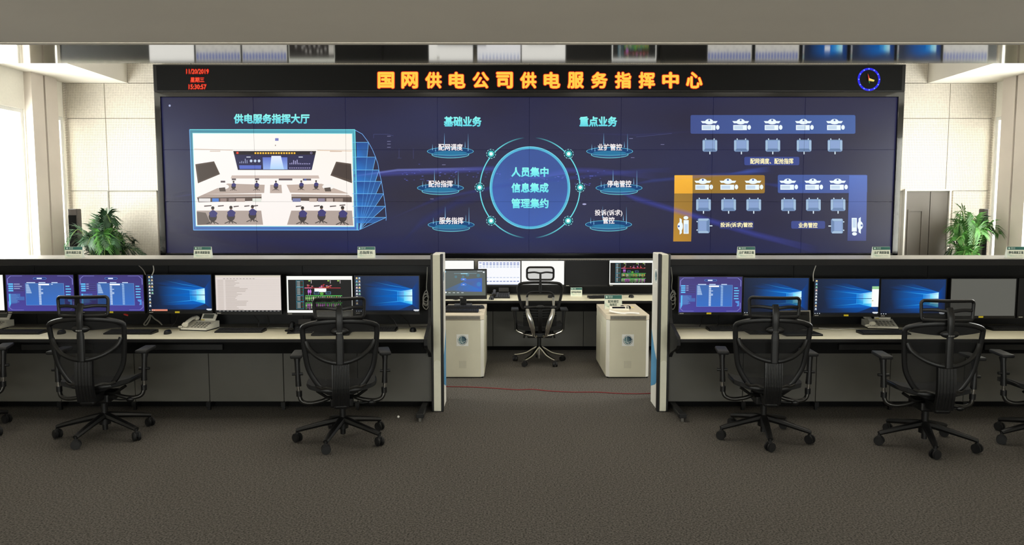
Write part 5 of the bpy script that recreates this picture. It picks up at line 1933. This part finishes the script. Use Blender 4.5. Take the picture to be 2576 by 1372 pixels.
pts = [PZ(px, py, .0045) for px, py in ((1095, 969), (1125, 973), (1180, 974), (1240, 977), (1300, 981), (1340, 980), (1380, 984), (1440, 987), (1500, 987), (1550, 990), (1600, 991), (1645, 990), (1672, 990))]
cable('floor_cord', pts, .0045, 'redcord', 'thin dark red cord lying across the gangway carpet', 'cord')
o = MB().sphere((PZ(1002, 1049, .012).x, PZ(1002, 1049, .012).y, .011), (.011, .011, .011)).build('small_ball', 'paper', None, True)
tag(o, 'tiny white ball on the carpet beside the left foot bar', 'ball')


def coil(cx, cz, y, r, n, rr):
    return [(cx + r * (.75 + .25 * rr.random()) * math.sin(a * .9), y - .004 * (a % 3), cz + r * 1.5 * math.cos(a * .9) * (.8 + .2 * rr.random())) for a in range(n)]


for side, px in ((-1, 1073), (1, 1690)):
    rr = random.Random(side + 5)
    t = thing('hanging_cable', (0, 0, 0), 'pale coiled cable hanging beside the %s end panel' % ('left' if side < 0 else 'right'), 'cable', 'coiled cables by the end panels')
    y = 7.2
    a = PY(px - side * 2, 672, y); b = PY(px + 1, 700, y); cc = PY(px, 728, y); d = PY(px, 745, y)
    pts = [a, b, cc]
    for k in range(22):
        ang = k * 1.25
        rad = .022 + .02 * rr.random()
        pts.append(Vector((d.x + side * .006 + rad * math.cos(ang) * .8 - (.012 if side > 0 else -.012) * 0, y - .012 * rr.random(), d.z + .015 - .0045 * k + rad * 1.5 * math.sin(ang))))
    MB().tube(smoothpath(pts, 4), .0042, 6).build('loop', 'whitecable', t, True)
for px0, py0, px1, py1, mat, lb in ((348, 668, 366, 692, 'ledge', 'grey cable hanging from the left shelf left of the icon monitor'), (385, 668, 382, 694, 'whitecable', 'pale cable hanging from the left shelf over the icon monitor'),
                                   (2053, 668, 2046, 708, 'whitecable', 'pale curved cable hanging from the right shelf')):
    y = 7.02
    a, b = PY(px0, py0, y), PY(px1, py1, y)
    a.z = SH0
    mid = (a + b) / 2 + Vector((-.012 if px0 > 1000 else .012, 0, 0))
    cable('shelf_cable', [a, mid, b], .0045, mat, lb, 'cable', 'cables hanging from the shelf')
# grey bundle under the icon monitor
t = thing('cable_bundle', (0, 0, 0), 'grey tied cable bundle on the left console under the icon monitor', 'cable')
y = 7.25
pp = [PY(px, py, y) for px, py in ((378, 792), (370, 805), (362, 816), (368, 818), (376, 806), (380, 794), (388, 802), (400, 810), (408, 818))]
MB().tube(smoothpath(pp, 5), .007, 6).build('bundle', 'ledge', t, True)
# dark leads from monitors to the ledge
leads = [(447, 793, 428, 824), (640, 795, 650, 824), (672, 795, 672, 824), (975, 793, 998, 822), (1008, 793, 1032, 824), (1768, 795, 1760, 822), (1808, 793, 1804, 822), (2345, 800, 2338, 826), (310, 800, 300, 818)]
for i, (a0, b0, a1, b1) in enumerate(leads):
    q0, q1 = PY(a0, b0, 7.12), PZ(a1, b1, WT + .008)
    nm = ('under the icon monitor', 'under the spreadsheet, left one', 'under the spreadsheet, right one', 'under the bright desktop, left one', 'under the bright desktop, right one', 'under the right dashboard, left one', 'under the right dashboard, right one', 'under the dim desktop', 'under the left dashboard')[i]
    cable('monitor_lead', [q0, (q0 + q1) / 2 + Vector((.01, .03, .0)), q1], .0045, 'blackcable', 'black lead hanging from a monitor ' + nm, 'cable', 'leads under the monitors')
q = PY(317, 792, 7.1)
o = MB().box((q.x, q.y, q.z), (.045, .01, .018), .003, (0, .3, 0)).build('red_tag', 'red')
tag(o, 'small red tag hanging under the left purple dashboard', 'tag')
# white cable along the right worktop
cable('desk_cable', [PZ(px, py, WT + .006) for px, py in ((2060, 826), (2085, 828), (2110, 829), (2140, 827), (2160, 829), (2180, 834))], .005, 'whitecable', 'white cable lying on the right worktop beside the phone')
